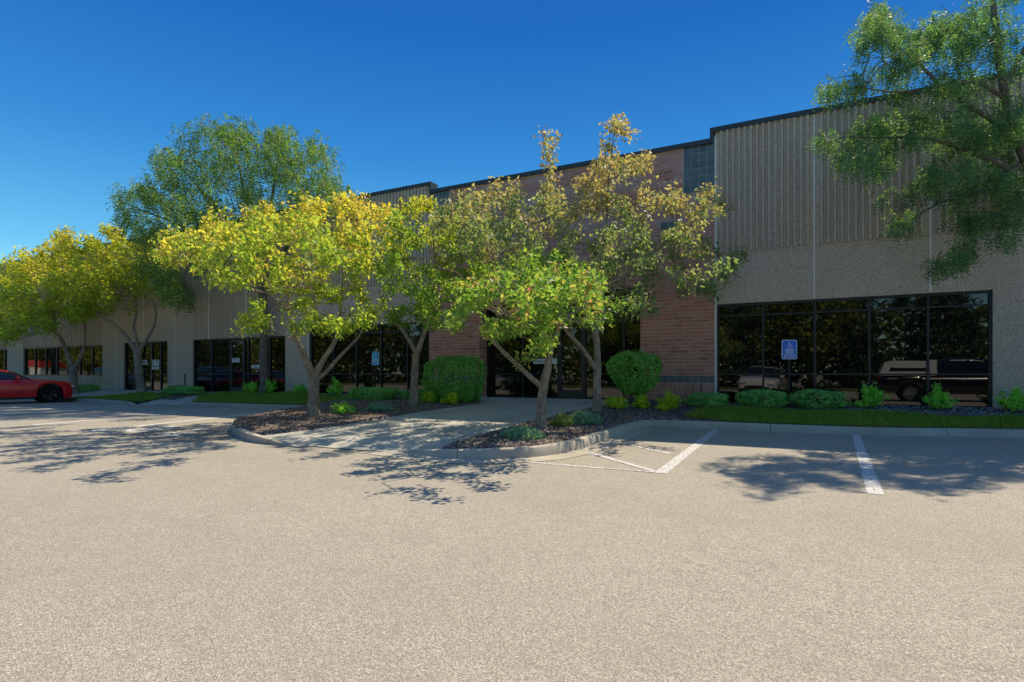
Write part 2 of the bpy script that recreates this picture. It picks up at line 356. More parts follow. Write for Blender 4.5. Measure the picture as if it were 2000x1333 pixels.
leafm('leaf_shrub', [(0, (0.166, 0.427, 0.066)), (0.6, (0.316, 0.640, 0.098)), (1, (0.594, 0.750, 0.130))], None, trans=0.4)
leafm('leaf_chartreuse', [(0, (0.269, 0.422, 0.023)), (0.6, (0.461, 0.576, 0.035)), (1, (0.653, 0.691, 0.058))], None, trans=0.4)
leafm('needle_juniper', [(0, (0.098, 0.243, 0.145)), (0.6, (0.195, 0.389, 0.243)), (1, (0.357, 0.551, 0.325))], None, trans=0.2)
leafm('needle_golden', [(0, (0.155, 0.243, 0.066)), (0.6, (0.332, 0.398, 0.088)), (1, (0.552, 0.530, 0.133))], None, trans=0.25)
leafm('grass_blade', [(0, (0.122, 0.212, 0.024)), (0.6, (0.229, 0.344, 0.041)), (0.93, (0.366, 0.468, 0.067)), (1, (0.671, 0.557, 0.188))], None, trans=0.35)
def barkm(name, a, b):
    m = Mat(name, 0.9, 0.2); pos = m.geo().outputs['Position']
    mp = m.n('ShaderNodeMapping'); mp.inputs['Scale'].default_value = (1, 1, 0.35); m.l(pos, mp.inputs[0])
    n1 = m.noise(26, 7, 0.7, mp.outputs[0]); c = m.mix(m.ramp(n1, [(0.35, 0), (0.65, 1)]), a, b)
    c = m.mix(m.ramp(m.noise(5, 5), [(0.5, 0), (0.7, 0.5)]), c, tuple(x * 1.35 for x in b)); m.col(c); m.bump(n1, 0.8, 0.025); M[name] = m.m
barkm('bark', (0.15, 0.118, 0.088), (0.42, 0.345, 0.265)); barkm('bark_dark', (0.085, 0.068, 0.055), (0.26, 0.21, 0.165))

# ================================================================== GROUND
def tri_patch(name, pts, zf, step, mat, kind='structure', parent=None, skirt=0.0, jitter=0.0):
    """A sheet over the outline pts (world xy), height zf(x, y), with interior points every step metres."""
    P = []
    for i, p in enumerate(pts):
        q = pts[(i + 1) % len(pts)]; n = max(1, int(math.dist(p, q) / step))
        P += [(lerp(p[0], q[0], k / n), lerp(p[1], q[1], k / n)) for k in range(n)]
    nb = len(P); A = np.array(P); lo, hi = A.min(0), A.max(0)
    gx, gy = np.meshgrid(np.arange(lo[0], hi[0], step), np.arange(lo[1], hi[1], step))
    G = np.stack([gx.ravel(), gy.ravel()], 1) + RNG.uniform(-.2, .2, (gx.size, 2)) * step
    G = G[inside(G, A)]
    vs = [Vector((float(p[0]), float(p[1]))) for p in P] + [Vector((float(p[0]), float(p[1]))) for p in G]
    r = delaunay_2d_cdt(vs, [(i, (i + 1) % nb) for i in range(nb)], [], 1, 1e-5)
    V = [(v.x, v.y, zf(v.x, v.y) + (RNG.uniform(-jitter, jitter) if jitter else 0)) for v in r[0]]; F = [tuple(f) for f in r[2]]
    me = bpy.data.meshes.new(name); 
    if skirt:
        b = len(V); V += [(x, y, zf(x, y) - skirt) for x, y in P]; pid = {}
        for i, o in enumerate(r[3]):
            for s in o: pid[s] = i
        for i in range(nb):
            j = (i + 1) % nb
            if i in pid and j in pid: F.append((pid[i], pid[j], b + j, b + i))
    me.from_pydata(V, [], F); me.update()
    bm = bmesh.new(); bm.from_mesh(me); bmesh.ops.recalc_face_normals(bm, faces=bm.faces)
    up = sum(f.normal.z * f.calc_area() for f in bm.faces)
    if up < 0: bmesh.ops.reverse_faces(bm, faces=bm.faces)
    bm.to_mesh(me); bm.free()
    for p in me.polygons: p.use_smooth = True
    return obj_of(name, me, mat, parent, kind)
def inside(G, A):
    x, y = G[:, 0], G[:, 1]; c = np.zeros(len(G), bool); j = len(A) - 1
    for i in range(len(A)):
        xi, yi, xj, yj = A[i][0], A[i][1], A[j][0], A[j][1]
        if yi != yj:
            c ^= ((yi > y) != (yj > y)) & (x < (xj - xi) * (y - yi) / (yj - yi) + xi)
        j = i
    return c
def smooth_path(pts, step):
    """Catmull-Rom through pts (tuples of any length), resampled at about step."""
    P = [np.array(p, float) for p in pts]; out = []
    for i in range(len(P) - 1):
        p0, p1, p2, p3 = P[max(i - 1, 0)], P[i], P[i + 1], P[min(i + 2, len(P) - 1)]
        n = max(1, int(np.linalg.norm((p2 - p1)[:3]) / step))
        for k in range(n):
            t = k / n
            out.append(0.5 * (2 * p1 + (p2 - p0) * t + (2 * p0 - 5 * p1 + 4 * p2 - p3) * t * t + (3 * p1 - p0 - 3 * p2 + p3) * t ** 3))
    out.append(P[-1]); return out
def offset_path(path, d):
    out = []
    for i, p in enumerate(path):
        a, b = path[max(i - 1, 0)], path[min(i + 1, len(path) - 1)]
        t = np.array(b[:2]) - np.array(a[:2]); t /= np.linalg.norm(t) + 1e-9
        out.append((p[0] + t[1] * d, p[1] - t[0] * d))      # to the right of travel
    return out

lot = MB().poly([(-400, -400, 0), (400, -400, 0), (400, 400, 0), (-400, 400, 0)]).build('parking_lot', M['asphalt'], kind='structure')

# kerb runs: outer foot line on the asphalt; travel direction keeps the raised side on the right
KR = [(14.5, kerb_y(14.5), .15), (9, kerb_y(9), .15), g(2000, 856) + (.15,), g(1700, 851) + (.15,), g(1381, 838) + (.15,), g(1290, 834.5) + (.15,), g(1258, 836) + (.15,), g(1204, 853) + (.15,),
      g(1143, 875) + (.15,), g(1085, 889) + (.15,), g(1022, 896) + (.15,), g(917, 899) + (.14,), g(850, 894.5) + (.11,), g(790, 887) + (.05,), g(735, 880) + (.008,)]
KL = [(-21.6, -2.30, .01), (-21.1, -2.36, .12), (-20.6, -2.42, .15), g(500, 797) + (.15,), g(580, 799) + (.15,), g(625, 801) + (.15,), g(634, 806) + (.15,), g(590, 815) + (.15,), g(520, 823) + (.15,), g(486, 829) + (.15,),
      g(472, 838) + (.15,), g(478, 850) + (.15,), g(505, 861) + (.14,), g(555, 868) + (.07,), g(600, 873) + (.008,)]
KF = [(-75, -3.0, .15), (-40, -2.9, .15), (-28, -2.67, .15), (-24.3, -3.0, .15), (-23.6, -3.06, .12), (-23.1, -3.1, .01)]
def kerb_run(pts, seg_len, gutter=None):
    root = empty('kerb', (0, 0, 0)); tag(root, kind='structure')
    path = smooth_path(pts, 0.15); prof = lambda h: [(0.0, -.05), (0.0, .012), (.03, max(.014, h - .035)), (.045, max(.015, h - .012)), (.07, max(.016, h)), (.155, max(.016, h)), (.172, max(.012, h - .012)), (.172, -.05)]
    d = 0.0; cuts = [0]
    for i in range(1, len(path)):
        d += np.linalg.norm(path[i][:2] - path[i - 1][:2])
        if d > seg_len and i < len(path) - 3: cuts.append(i); d = 0.0
    cuts.append(len(path) - 1)
    offs = [offset_path(path, q) for q in (0.0, .03, .045, .07, .155, .172)]
    omap = {0.0: 0, .03: 1, .045: 2, .07: 3, .155: 4, .172: 5}
    for a, b in zip(cuts[:-1], cuts[1:]):
        mb = MB(); n = 8
        for i in range(a, b + 1):
            for (o, z) in prof(path[i][2]):
                x, y = offs[omap[o]][i]
                if i == b and b != cuts[-1]:
                    k = 0.92; x0, y0 = offs[omap[o]][i - 1]; x, y = lerp(x0, x, k), lerp(y0, y, k)
                mb.v.append((x, y, z))
        for i in range(b - a):
            for k in range(n - 1): mb.f.append((i * n + k, (i + 1) * n + k, (i + 1) * n + k + 1, i * n + k + 1))
        mb.f.append(tuple(range(n))); mb.f.append(tuple(reversed(range((b - a) * n, (b - a + 1) * n))))
        ks = mb.build('kerb_section', M['kerb_concrete'], root, smooth=True); es = ks.modifiers.new('edge', 'EDGE_SPLIT'); es.split_angle = R(28)
    if gutter:
        i0 = next(i for i in range(len(path)) if path[i][0] < gutter[0]); outl = offset_path(path, -gutter[1]); mb = MB()
        for i in range(i0, len(path) - 1):
            k = min(1.0, (i - i0) / 6)
            A_, B_ = path[i], path[i + 1]
            mb.poly([(lerp(A_[0], outl[i][0], k), lerp(A_[1], outl[i][1], k), .006), (lerp(B_[0], outl[i + 1][0], min(1, k + 1 / 6)), lerp(B_[1], outl[i + 1][1], min(1, k + 1 / 6)), .006), (B_[0], B_[1], .010), (A_[0], A_[1], .010)])
        mb.build('gutter', M['kerb_concrete'], root)
    return path
PKR = kerb_run(KR, 3.0, (-2.9, .36)); PKL = kerb_run(KL, 3.0); PKF = kerb_run(KF, 3.2)
backR = [p for p in offset_path(PKR, .16)]; backL = offset_path(PKL, .16); backF = offset_path(PKF, .16)

# concrete entrance apron, rising from the lot to the doors; cast in slabs with open joints
ap_front = [g(505, 862.5), g(560, 869), g(630, 875), g(700, 880.5), g(760, 885), g(850, 893), g(880, 893)]
apron = ap_front + [gr(935, 866), gr(990, 848), gr(1045, 832), gr(1090, 822), gr(1130, 807), (-4.5, -1.0), (-4.24, -0.05), (-4.24, .44), (-9.54, .44), (-9.54, -0.05), (-12.4, -0.05), (-12.4, -3.5), g(540, 822), g(492, 832), g(482, 845)]
tri_patch('apron', apron, lambda x, y: z_apron(x, y) + .008, .35, M['apron_concrete'])
jm = MB()
for (a, b) in ((( -13.1, -6.2), (-4.0, -6.2)), ((-11.5, -3.1), (-4.3, -3.1)), ((-8.9, -9.3), (-6.9, .3)), ((-11.0, -8.6), (-9.3, -.2)), ((-6.2, -8.4), (-5.3, .3))):
    n = 24
    for k in range(n):
        p = [lerp(a[i], b[i], k / n) for i in (0, 1)]; q = [lerp(a[i], b[i], (k + 1) / n) for i in (0, 1)]
        nx, ny = -(q[1] - p[1]), q[0] - p[0]; L = math.hypot(nx, ny); nx, ny = nx / L * .006, ny / L * .006
        jm.poly([(p[0] + nx, p[1] + ny, z_apron(*p) + .012), (p[0] - nx, p[1] - ny, z_apron(*p) + .012), (q[0] - nx, q[1] - ny, z_apron(*q) + .012), (q[0] + nx, q[1] + ny, z_apron(*q) + .012)])
jm.build('apron_joint', M['asphalt_patch'], kind='structure')

# sidewalk slab on the left
sw = [p for p in reversed([q for q in backL if q[0] < -15.9 and q[1] > -3.2])]
side = [(-75, -.02)] + [(-75, -2.85)] + [(x, y) for x, y in backF][1:-3] + [(-23.2, -2.75), (-21.9, -2.0), (-20.9, -2.18)] + [q for q in reversed(sw) if q[0] > -20.6] + [(-14.8, -2.0), (-12.2, -2.2), (-12.2, -.02)]
def zs(x, y): return z_raised(x, y) - 0.004
tri_patch('sidewalk', side, zs, .45, M['apron_concrete'])
MB().poly([(-23.2, -3.15, .006), (-21.3, -2.33, .006), (-21.1, -1.9, .2), (-23.0, -2.55, .16)]).build('ramp', M['apron_concrete'], kind='structure')

# mulch beds
mr = [gr(885, 866), gr(905, 861), gr(930, 854), gr(973, 841), gr(1025, 827), gr(1071, 819), gr(1110, 807), gr(1160, 797), (-4.26, -.75), (-4.24, -.03), (-2.2, -.03), (14, -.03), (14, -.9), (4, -.9), (0.2, -1.0), gr(1400, 799), gr(1338, 816)]
kb = [q for q in backR if q[0] < -1.3]; kb = [q for q in kb if not (q[0] < -4.85 and q[1] < -7)]
mulch_r = mr + kb
tri_patch('mulch_bed', mulch_r, lambda x, y: z_raised(x, y) + .015, .22, M['mulch_soil'], skirt=.2, jitter=.008)
ml_ = [q for q in backL if q[1] < -2.6 and q[0] < -9.3] + [gr(528, 845.5), gr(560, 842.5), gr(600, 838), gr(650, 831), gr(700, 823), gr(740, 817), gr(800, 806), gr(870, 796), gr(938, 787), (-9.55, -.03), (-17.2, -.03), (-17.2, -1.0), gr(740, 786), gr(738, 790), (-13.0, -2.15)]
tri_patch('mulch_bed', ml_, lambda x, y: z_raised(x, y) + .018, .22, M['mulch_soil'], skirt=.2, jitter=.008)
mc_ = [(x, max(y, -2.82 if x < -23.3 else -2.1)) for x, y in (gr(286, 786.5), gr(335, 782), gr(372, 774), gr(412, 769), gr(380, 766), gr(325, 767), gr(300, 772), gr(296, 780))]
tri_patch('mulch_bed', mc_, lambda x, y: z_raised(x, y) + .016, .3, M['mulch_soil'], skirt=.1)
# lawns
lr = [q for q in backR if q[0] > -1.62] + [gr(1338, 815.5), gr(1362, 805), gr(1400, 798.5), (0.3, -1.05), (2.0, -1.0), (2.5, -1.18), (3.1, -1.15), (3.5, -.98), (14, -.95)]
la = [(-21.0, -2.12), gr(385, 776), gr(430, 769.5), gr(480, 768.5), gr(602, 769.5), gr(680, 778), gr(738, 786.5), (-13.1, -2.1), (-14.2, -2.02)] + [q for q in reversed(backL) if -20.7 < q[0] < -14.6 and q[1] > -2.6]
lb = [gr(172, 777), gr(215, 773.5), gr(275, 769), gr(325, 770), gr(335, 774), gr(312, 780)] + [(-23.0, -2.82)] + [q for q in reversed(backF) if -28.5 < q[0] < -23.7]
LAWNS = [(lr, 4200), (la, 2300), (lb, 1700)]
for pts, _ in LAWNS:
    tri_patch('lawn', pts, lambda x, y: z_raised(x, y) + .03, .3, M['turf_soil'], skirt=.1)
def scatter_xy(poly, n):
    A = np.array(poly); lo, hi = A.min(0), A.max(0); out = np.zeros((0, 2))
    while len(out) < n:
        G = RNG.uniform(lo, hi, (n * 2, 2)); out = np.vstack([out, G[inside(G, A)]])
    return out[:n]
zr_np = np.vectorize(z_raised); za_np = np.vectorize(z_apron)
def area(poly):
    A = np.array(poly); x, y = A[:, 0], A[:, 1]; return abs(np.dot(x, np.roll(y, -1)) - np.dot(y, np.roll(x, -1))) / 2
GV, GF = [], []
for pts, dens in LAWNS:
    inn = [p for p in pts if p[0] < 8] + ([(8, kerb_y(8) + .2), (8, -.95)] if max(p[0] for p in pts) > 8 else [])
    c = np.array(pts).mean(0)
    P = scatter_xy(pts, int(area(pts) * dens)); P = P[P[:, 0] < 6.5]
    n = len(P); z = zr_np(P[:, 0], P[:, 1]) + .028
    h = RNG.uniform(.035, .085, n) * (1 + .35 * np.sin(P[:, 0] * 2.1 + np.cos(P[:, 1] * 3.0)))
    a = RNG.uniform(0, 2 * np.pi, n); w = RNG.uniform(.004, .008, n); ln = RNG.uniform(0, .55, n) * h; la_ = RNG.uniform(0, 2 * np.pi, n)
    b = np.stack([P[:, 0], P[:, 1], z], 1); d = np.stack([np.cos(a) * w, np.sin(a) * w, 0 * w], 1); t = np.stack([np.cos(la_) * ln, np.sin(la_) * ln, h], 1)
    base = sum(len(v) for v in GV); GV.append(np.stack([b - d, b + d, b + t], 1).reshape(-1, 3)); GF.append(np.arange(n * 3).reshape(-1, 3) + base)
obj_of('grass', np_mesh('grass', np.vstack(GV), np.vstack(GF)), M['grass_blade'], kind='stuff')
# chips and fallen leaves: flat irregular quads lying at random
def litter(name, P, z, size, mat, tilt=.5, thin=.55):
    n = len(P); s = RNG.uniform(*size, n); a = RNG.uniform(0, 2 * np.pi, n)
    u = np.stack([np.cos(a), np.sin(a), RNG.uniform(-tilt, tilt, n)], 1); v = np.stack([-np.sin(a), np.cos(a), RNG.uniform(-tilt, tilt, n)], 1)
    b = np.stack([P[:, 0], P[:, 1], z], 1); u *= s[:, None]; v *= (s * RNG.uniform(thin * .6, thin * 1.3, n))[:, None]
    V = np.stack([b - u, b - v * .9, b + u, b + v], 1).reshape(-1, 3); V[:, 2] = np.maximum(V[:, 2], np.repeat(z - .004, 4))
    return obj_of(name, np_mesh(name, V, np.arange(n * 4).reshape(-1, 4)), mat, kind='stuff')
bed_front = [p for p in mulch_r if p[0] < -1.0]
P = np.vstack([scatter_xy(bed_front, 15000), scatter_xy(ml_, 12000), scatter_xy(mc_, 1200)])
litter('mulch_chips', P, zr_np(P[:, 0], P[:, 1]) + .026, (.012, .034), M['mulch_chip'], .6, .45)
ed_ = []
for pl in (mulch_r, ml_):
    for p_, q_ in zip(pl, pl[1:] + pl[:1]):
        for _ in range(int(math.dist(p_, q_) * 16)):
            k_ = random.random(); ed_.append((lerp(p_[0], q_[0], k_) + random.gauss(0, .10), lerp(p_[1], q_[1], k_) + random.gauss(0, .10)))
ed_ = np.array([e_ for e_ in ed_ if -13 < e_[0] < -4.6 and e_[1] < -.8])
litter('mulch_chips', ed_, np.maximum(za_np(ed_[:, 0], ed_[:, 1]), 0) + .026, (.010, .028), M['mulch_chip'], .4, .45)
P = np.vstack([scatter_xy([(0.0, -.98), (8, -.93), (8, -.05), (0, -.05)], 5200), scatter_xy([(-16.8, -.9), (-12, -.9), (-12, -.1), (-16.8, -.1)], 1500)])
litter('gravel', P, zr_np(P[:, 0], P[:, 1]) + .03, (.012, .035), M['gravel_chip'], .7, .8)
isl = [p for p in ml_ if p[1] < -2.2]
P1 = scatter_xy(isl, 1500); P2 = scatter_xy(bed_front, 700); k = (P2[:, 1] < -3.2); P2 = P2[k]; P3 = scatter_xy(mc_, 160)
P = np.vstack([P1, P2, P3]); litter('fallen_leaves', P, zr_np(P[:, 0], P[:, 1]) + .036, (.018, .04), M['fallen_leaf'], .5, .6)
P = scatter_xy(apron, 420); P = P[(P[:, 1] > -8.3)]
litter('fallen_leaves', P, za_np(P[:, 0], P[:, 1]) + .022, (.012, .032), M['fallen_leaf'], .25, .6)
edge = np.array([PKL[RNG.integers(0, len(PKL) - 12)][:2] + RNG.normal(0, .22, 2) + np.array([0, -.25]) for _ in range(330)] + [PKR[RNG.integers(0, len(PKR))][:2] + RNG.normal(0, .35, 2) + np.array([0.1, -.35]) for _ in range(120)])
edge = edge[(edge[:, 0] < -14) | (edge[:, 1] < -3.1)]
litter('fallen_leaves', edge, np.full(len(edge), .012), (.012, .032), M['fallen_leaf'], .2, .6)

# painted markings on the asphalt
def stripe(name, a, b, wa, wb=None, mat='road_paint', z=.004):
    (x0, y0), (x1, y1) = a, b; L = math.dist(a, b); nx, ny = -(y1 - y0) / L / 2, (x1 - x0) / L / 2; wb = wb or wa
    return MB().poly([(x0 + nx * wa, y0 + ny * wa, z), (x0 - nx * wa, y0 - ny * wa, z), (x1 - nx * wb, y1 - ny * wb, z), (x1 + nx * wb, y1 + ny * wb, z)]).build(name, M[mat], kind='structure')
stripe('road_marking', g(1671, 849.5), g(1710, 966), .145)
stripe('road_marking', g(1399, 840), g(1290, 925), .15)
stripe('road_marking', g(1226, 869), g(1312, 887.5), .10, z=.0045)
stripe('road_marking', g(1154, 885.5), g(1284, 923), .115, .10, z=.005)
stripe('road_marking', g(1030, 903), g(1180, 915.5), .085, z=.004); stripe('road_marking', g(1180, 915.5), g(1276, 923), .06, z=.0055)
stripe('road_marking', g(177, 842.5), g(544, 803.5), .13, mat='faded_paint'); stripe('road_marking', g(0, 823), g(448, 798), .13, mat='faded_paint')
stripe('road_marking', g(66, 830.5), g(345, 807.5), .13, mat='faded_paint'); stripe('road_marking', g(0, 809.5), g(240, 793), .10, mat='faded_paint')
stripe('road_marking', g(444, 830.5), g(545, 820.5), .13, mat='faded_paint'); stripe('road_marking', g(-160, 818), g(120, 797), .1, mat='faded_paint')
stripe('road_marking', g(462, 833), g(480, 833), .1, mat='faded_paint')
# asphalt repair patch, worn symbol and arrow
pp = [g(222, 851), g(300, 861), g(385, 865), g(455, 858), g(475, 846), g(440, 838), g(380, 835.5), g(300, 842)]
tri_patch('asphalt_patch', pp, lambda x, y: .0025, .6, M['asphalt_patch'])
A = MB(); z = .0065
A.poly([(*g(300, 849), z), (*g(352, 844), z), (*g(338, 848), z)]); A.poly([(*g(300, 849), z), (*g(338, 848.4), z), (*g(361, 852.5), z), (*g(345, 852.6), z)])
A.poly([(*g(330, 848), z), (*g(384, 845.2), z), (*g(385, 846.6), z), (*g(332, 849.4), z)]); A.build('road_arrow', M['road_paint'], kind='structure')
sym = MB(); q = g(292, 840); 
for k in range(20):
    a0, a1 = 2 * math.pi * k / 24 + .8, 2 * math.pi * (k + 1) / 24 + .8
    sym.poly([(q[0] + math.cos(a) * r * .9 , q[1] + math.sin(a) * r, .006) for a, r in ((a0, .34), (a1, .34), (a1, .46), (a0, .46))])
sym.build('road_symbol', M['faded_paint'], kind='structure'); stripe('road_symbol', g(278, 842), g(340, 833.5), .12, mat='faded_paint', z=.0068)
stripe('road_symbol', g(365, 841.5), g(408, 836.5), .13, mat='faded_paint', z=.0068)

# ================================================================== BUILDING
bld = empty('office_building', (-8, 0, FLOOR)); tag(bld, 'long low commercial building with ribbed tan panels, dark glass and a red brick entrance', 'building')
bld.location = (0, 0, 0)
TOP = fz(1400, 250); BTOP = fz(1395, 271); FLB = fz(1470, 490); XB0, XB1 = fx(838), fx(1397)
PITCH = .145
def panel(x0, x1, z0, z1, fluted=False, name='concrete_panel'):
    pts = [(x0, .25)]
    if fluted:
        n = max(1, int((x1 - x0 - .04) / PITCH)); s0 = x0 + (x1 - x0 - n * PITCH) / 2; pts.append((x0, 0.0))
        for i in range(n):
            a = s0 + i * PITCH; pts += [(a + .028, 0.0), (a + .046, -.062), (a + .100, -.062), (a + .118, 0.0)]
        pts.append((x1, 0.0))
    else: pts += [(x0, 0.0), (x1, 0.0)]
    pts.append((x1, .25)); mb = MB(); n = len(pts)
    mb.v = [(x, y, z0) for x, y in pts] + [(x, y, z1) for x, y in pts]
    mb.f = [(i, (i + 1) % n, n + (i + 1) % n, n + i) for i in range(n)] + [tuple(reversed(range(n))), tuple(range(n, 2 * n))]
    return mb.build(name, M['aggregate'], bld)
def joint(x, z0, z1, w=.03): MB().box(x - w * .7, x + w * .7, -.012, .05, z0, z1).build('sealant_joint', M['sealant'], bld)
G_ = .006   # gap either side of a joint
WR0, WR1 = XB1 + .03, fx(1939.5); WRT = fz(1400, 595); 
xr = [XB1 + .015, fx(1590), fx(1817), fx(1817) + (fx(1817) - fx(1590)), fx(1817) + 2 * (fx(1817) - fx(1590)), 14.5]
for a, b in zip(xr[:-1], xr[1:]):
    panel(a + G_, b - G_, FLB + .001, TOP - .1, True)
    if a < WR1 < b:
        panel(a + G_, WR1, WRT, FLB); panel(WR1, b - G_, 0.2, FLB)
    elif b <= WR1: panel(a + G_, b - G_, WRT, FLB)
    else: panel(a + G_, b - G_, .2, FLB)
for x in xr[1:3]: joint(x, WRT + .02, TOP - .12, .028)
for x in xr[3:5]: joint(x, .2, TOP - .12, .028)
joint(XB1 + .01, .2, TOP - .2, .036)
# left of the brick block
W3 = (fx(603), XB0 - .02); W3T = fz(740, 633); D1 = (fx(241), fx(327)); D1T = fz(284, 668); W2 = (fx(376), fx(557)); W2T = fz(470, 660)
W1 = (fx(45), fx(200)); W1T, W1B = fz(120, 677.5), fz(120, 734); W0 = (fx(-190), fx(14)); W0T = W1T
xm = (fx(603) + XB0) / 2
for a, b in ((W3[0], xm), (xm, XB0)):
    panel(a + G_, b - G_, W3T, FLB); panel(a + G_, b - G_, FLB + .001, TOP - .1, True)
joint(fx(602), .2, TOP - .12); joint(xm, W3T, TOP - .12)
panel(fx(557), fx(602) - G_, .2, FLB); panel(fx(557), fx(602) - G_, FLB + .001, TOP - .1, True)
for a, b in ((376, 408), (408, 480), (480, 557)): panel(fx(a) + G_, fx(b) - G_, W2T, TOP - .1, True)
joint(fx(408), W2T, TOP - .12); joint(fx(480), W2T, TOP - .12)
for a, b, d in ((341, 376, 0), (327, 341, 0), (281, 327, 1), (241, 281, 1), (227, 241, 0), (200, 227, 0)):
    panel(fx(a) + (G_ if a in (341, 281, 227) else 0), fx(b) - (G_ if b in (341, 281, 227) else 0), D1T if d else .1, FLB); panel(fx(a) + .001, fx(b) - .001, FLB + .001, TOP - .1, True)
joint(fx(341), .1, TOP - .12); joint(fx(281), D1T, TOP - .12); joint(fx(227), .1, TOP - .12)
wm = fx(108)
for a, b in ((W1[0], wm), (wm, W1[1])):
    panel(a + G_, b - G_, W1T, TOP - .1, True); panel(a + G_, b - G_, .1, W1B, True)
panel(fx(14), fx(45), .1, FLB); panel(fx(14), fx(45), FLB + .001, TOP - .1, True)
panel(W0[0], fx(14), W0T, TOP - .1, True); panel(W0[0], fx(14), .1, W1B, True); panel(-75, W0[0], .1, FLB); panel(-75, W0[0], FLB + .001, TOP - .1, True)
# roof, side and rear walls
MB().box(-75, 14.5, .26, 38, TOP - .75, TOP - .6).build('roof', M['roof_felt'], bld)
for (x0, x1, y0, y1) in ((-75.25, -75, 0.0, 38), (14.5, 14.75, 0.0, 38), (-75.25, 14.75, 38, 38.25)): MB().box(x0, x1, y0, y1, .0, TOP - .1).build('wall', M['aggregate'], bld)
# parapet caps: metal with a drip lip, in lengths
def coping(x0, x1, zt, seg=3.6):
    n = max(1, round((x1 - x0) / seg))
    for i in range(n):
        a, b = lerp(x0, x1, i / n), lerp(x0, x1, (i + 1) / n) - .006
        mb = MB(); pr = [(-.075, zt - .125), (-.075, zt), (.33, zt - .02), (.33, zt - .11), (-.05, zt - .11), (-.05, zt - .125)]; n_ = len(pr)
        mb.v = [(a, y, z) for y, z in pr] + [(b, y, z) for y, z in pr]
        mb.f = [(k, (k + 1) % n_, n_ + (k + 1) % n_, n_ + k) for k in range(n_)] + [tuple(range(n_)), tuple(reversed(range(n_, 2 * n_)))]
        bm = bmesh.new(); me = mb.mesh('coping', M['coping_metal']); bm.from_mesh(me); bmesh.ops.recalc_face_normals(bm, faces=bm.faces); bm.to_mesh(me); bm.free()
        link(bpy.data.objects.new('coping', me), bld)
coping(-75.3, XB0 + .05, TOP); coping(XB1 - .05, 14.8, TOP); coping(XB0 + .13, XB1 - .13, BTOP)
for x0, x1 in ((XB0 + .05, XB0 + .128), (XB1 - .128, XB1 - .05)): MB().box(x0, x1, -.074, .33, BTOP - .13, TOP - .002).build('coping', M['coping_metal'], bld)

# ---------------- brick entrance block
EX0, EX1, EY = fx(937), fx(1250), .476; ETOP = fz(1243, 563, EY)
bw = MB()
MY = .011       # mortar face just behind the brick face
bw.box(XB0 + .004, EX0 - MY, MY, .47, .1, BTOP - .1).box(EX1 + MY, XB1 - .012, MY, .47, .1, BTOP - .1).box(EX0 - MY, EX1 + MY, MY, .47, ETOP + MY, BTOP - .1)
brick_wall = bw.build('brick_wall', M['mortar'], bld)
CH, BL, J = .1016, .27, .016
boxes = []      # x0,x1,z0,z1 on the front face (y = 0)
TILE = .2032
zb = FLOOR - .05; z_sold = [zb, zb + .29, zb + .58]; z_band = zb + .58; z_b0 = z_band + TILE
tiles = []
XT1 = XB1 - .02; ucol0 = XT1 - 4 * TILE; ulow = BTOP - .16 - 6 * TILE
tset = [(ucol0, XT1, ulow, BTOP - .1)]
d0 = XT1 - 4 * TILE
def snap(z): return z_b0 + round((z - z_b0) / CH) * CH
for (px, py, nx_, nz_) in ((1311, 441, 3, 1), (1262, 491, 2, 1), (1215, 545, 1, 1)):
    cx = fx(px); z = snap(fz(px, py)) - TILE / 2; tset.append((cx - nx_ * TILE / 2, cx + nx_ * TILE / 2, snap(z), snap(z) + nz_ * TILE))
mir = XB0 + XB1
tset += [(mir - b, mir - a, z0, z1) for a, b, z0, z1 in tset]
tset[0] = (ucol0, XT1, snap(ulow), BTOP - .1); tset[4] = (mir - XT1, mir - ucol0, snap(ulow), BTOP - .1)
def add_brick(x0, x1, z0, z1):
    if z0 < ETOP - .02 and x1 > EX0 and x0 < EX1:                 # clear of the opening
        if x0 < EX0 - .06: x1 = EX0
        elif x1 > EX1 + .06: x0 = EX1
        else: return
    segs = [(x0, x1)]
    for a, b, c, d in tset:
        if z1 > c + .02 and z0 < d - .02:
            ns = []
            for p, q in segs:
                if q <= a or p >= b: ns.append((p, q)); continue
                if p < a - .03: ns.append((p, a - J))
                if q > b + .03: ns.append((b + J, q))
            segs = ns
    for p, q in segs:
        if q - p > .025: boxes.append((p + J / 2, q - J / 2, z0 + J / 2, z1 - J / 2))
z, row = z_b0, 0
while z + CH < BTOP - .09:
    soldier = any(abs(z - s) < CH / 2 for s in (snap(5.62), snap(4.55)))
    x = XB0 + .005 - (row % 2) * BL * .5 - (.08 if row % 5 == 2 else 0)
    step = BL
    while x < XB1 - .02:
        a, b = max(x, XB0 + .005), min(x + step, XB1 - .014)
        if b - a > .03: add_brick(a, b, z, z + CH)
        x += step
    z += CH; row += 1
for p0, p1 in ((XB0 + .005, EX0), (EX1, XB1 - .014)):
    nb_ = round((p1 - p0) / CH); w = (p1 - p0) / nb_
    for r_ in (0, 1):
        for i in range(nb_): boxes.append((p0 + i * w + J / 2, p0 + (i + 1) * w - J / 2, z_sold[r_] + J / 2, z_sold[r_ + 1] - J / 2))
    nt = round((p1 - p0) / TILE); w = (p1 - p0) / nt
    for i in range(nt): tiles.append((p0 + i * w, p0 + (i + 1) * w, z_band, z_band + TILE))
for a, b, c, d in tset:
    nx_, nz_ = max(1, round((b - a) / TILE)), max(1, round((d - c) / TILE))
    for i in range(nx_):
        for k in range(nz_): tiles.append((lerp(a, b, i / nx_), lerp(a, b, (i + 1) / nx_), lerp(c, d, k / nz_), lerp(c, d, (k + 1) / nz_)))
unit = {}
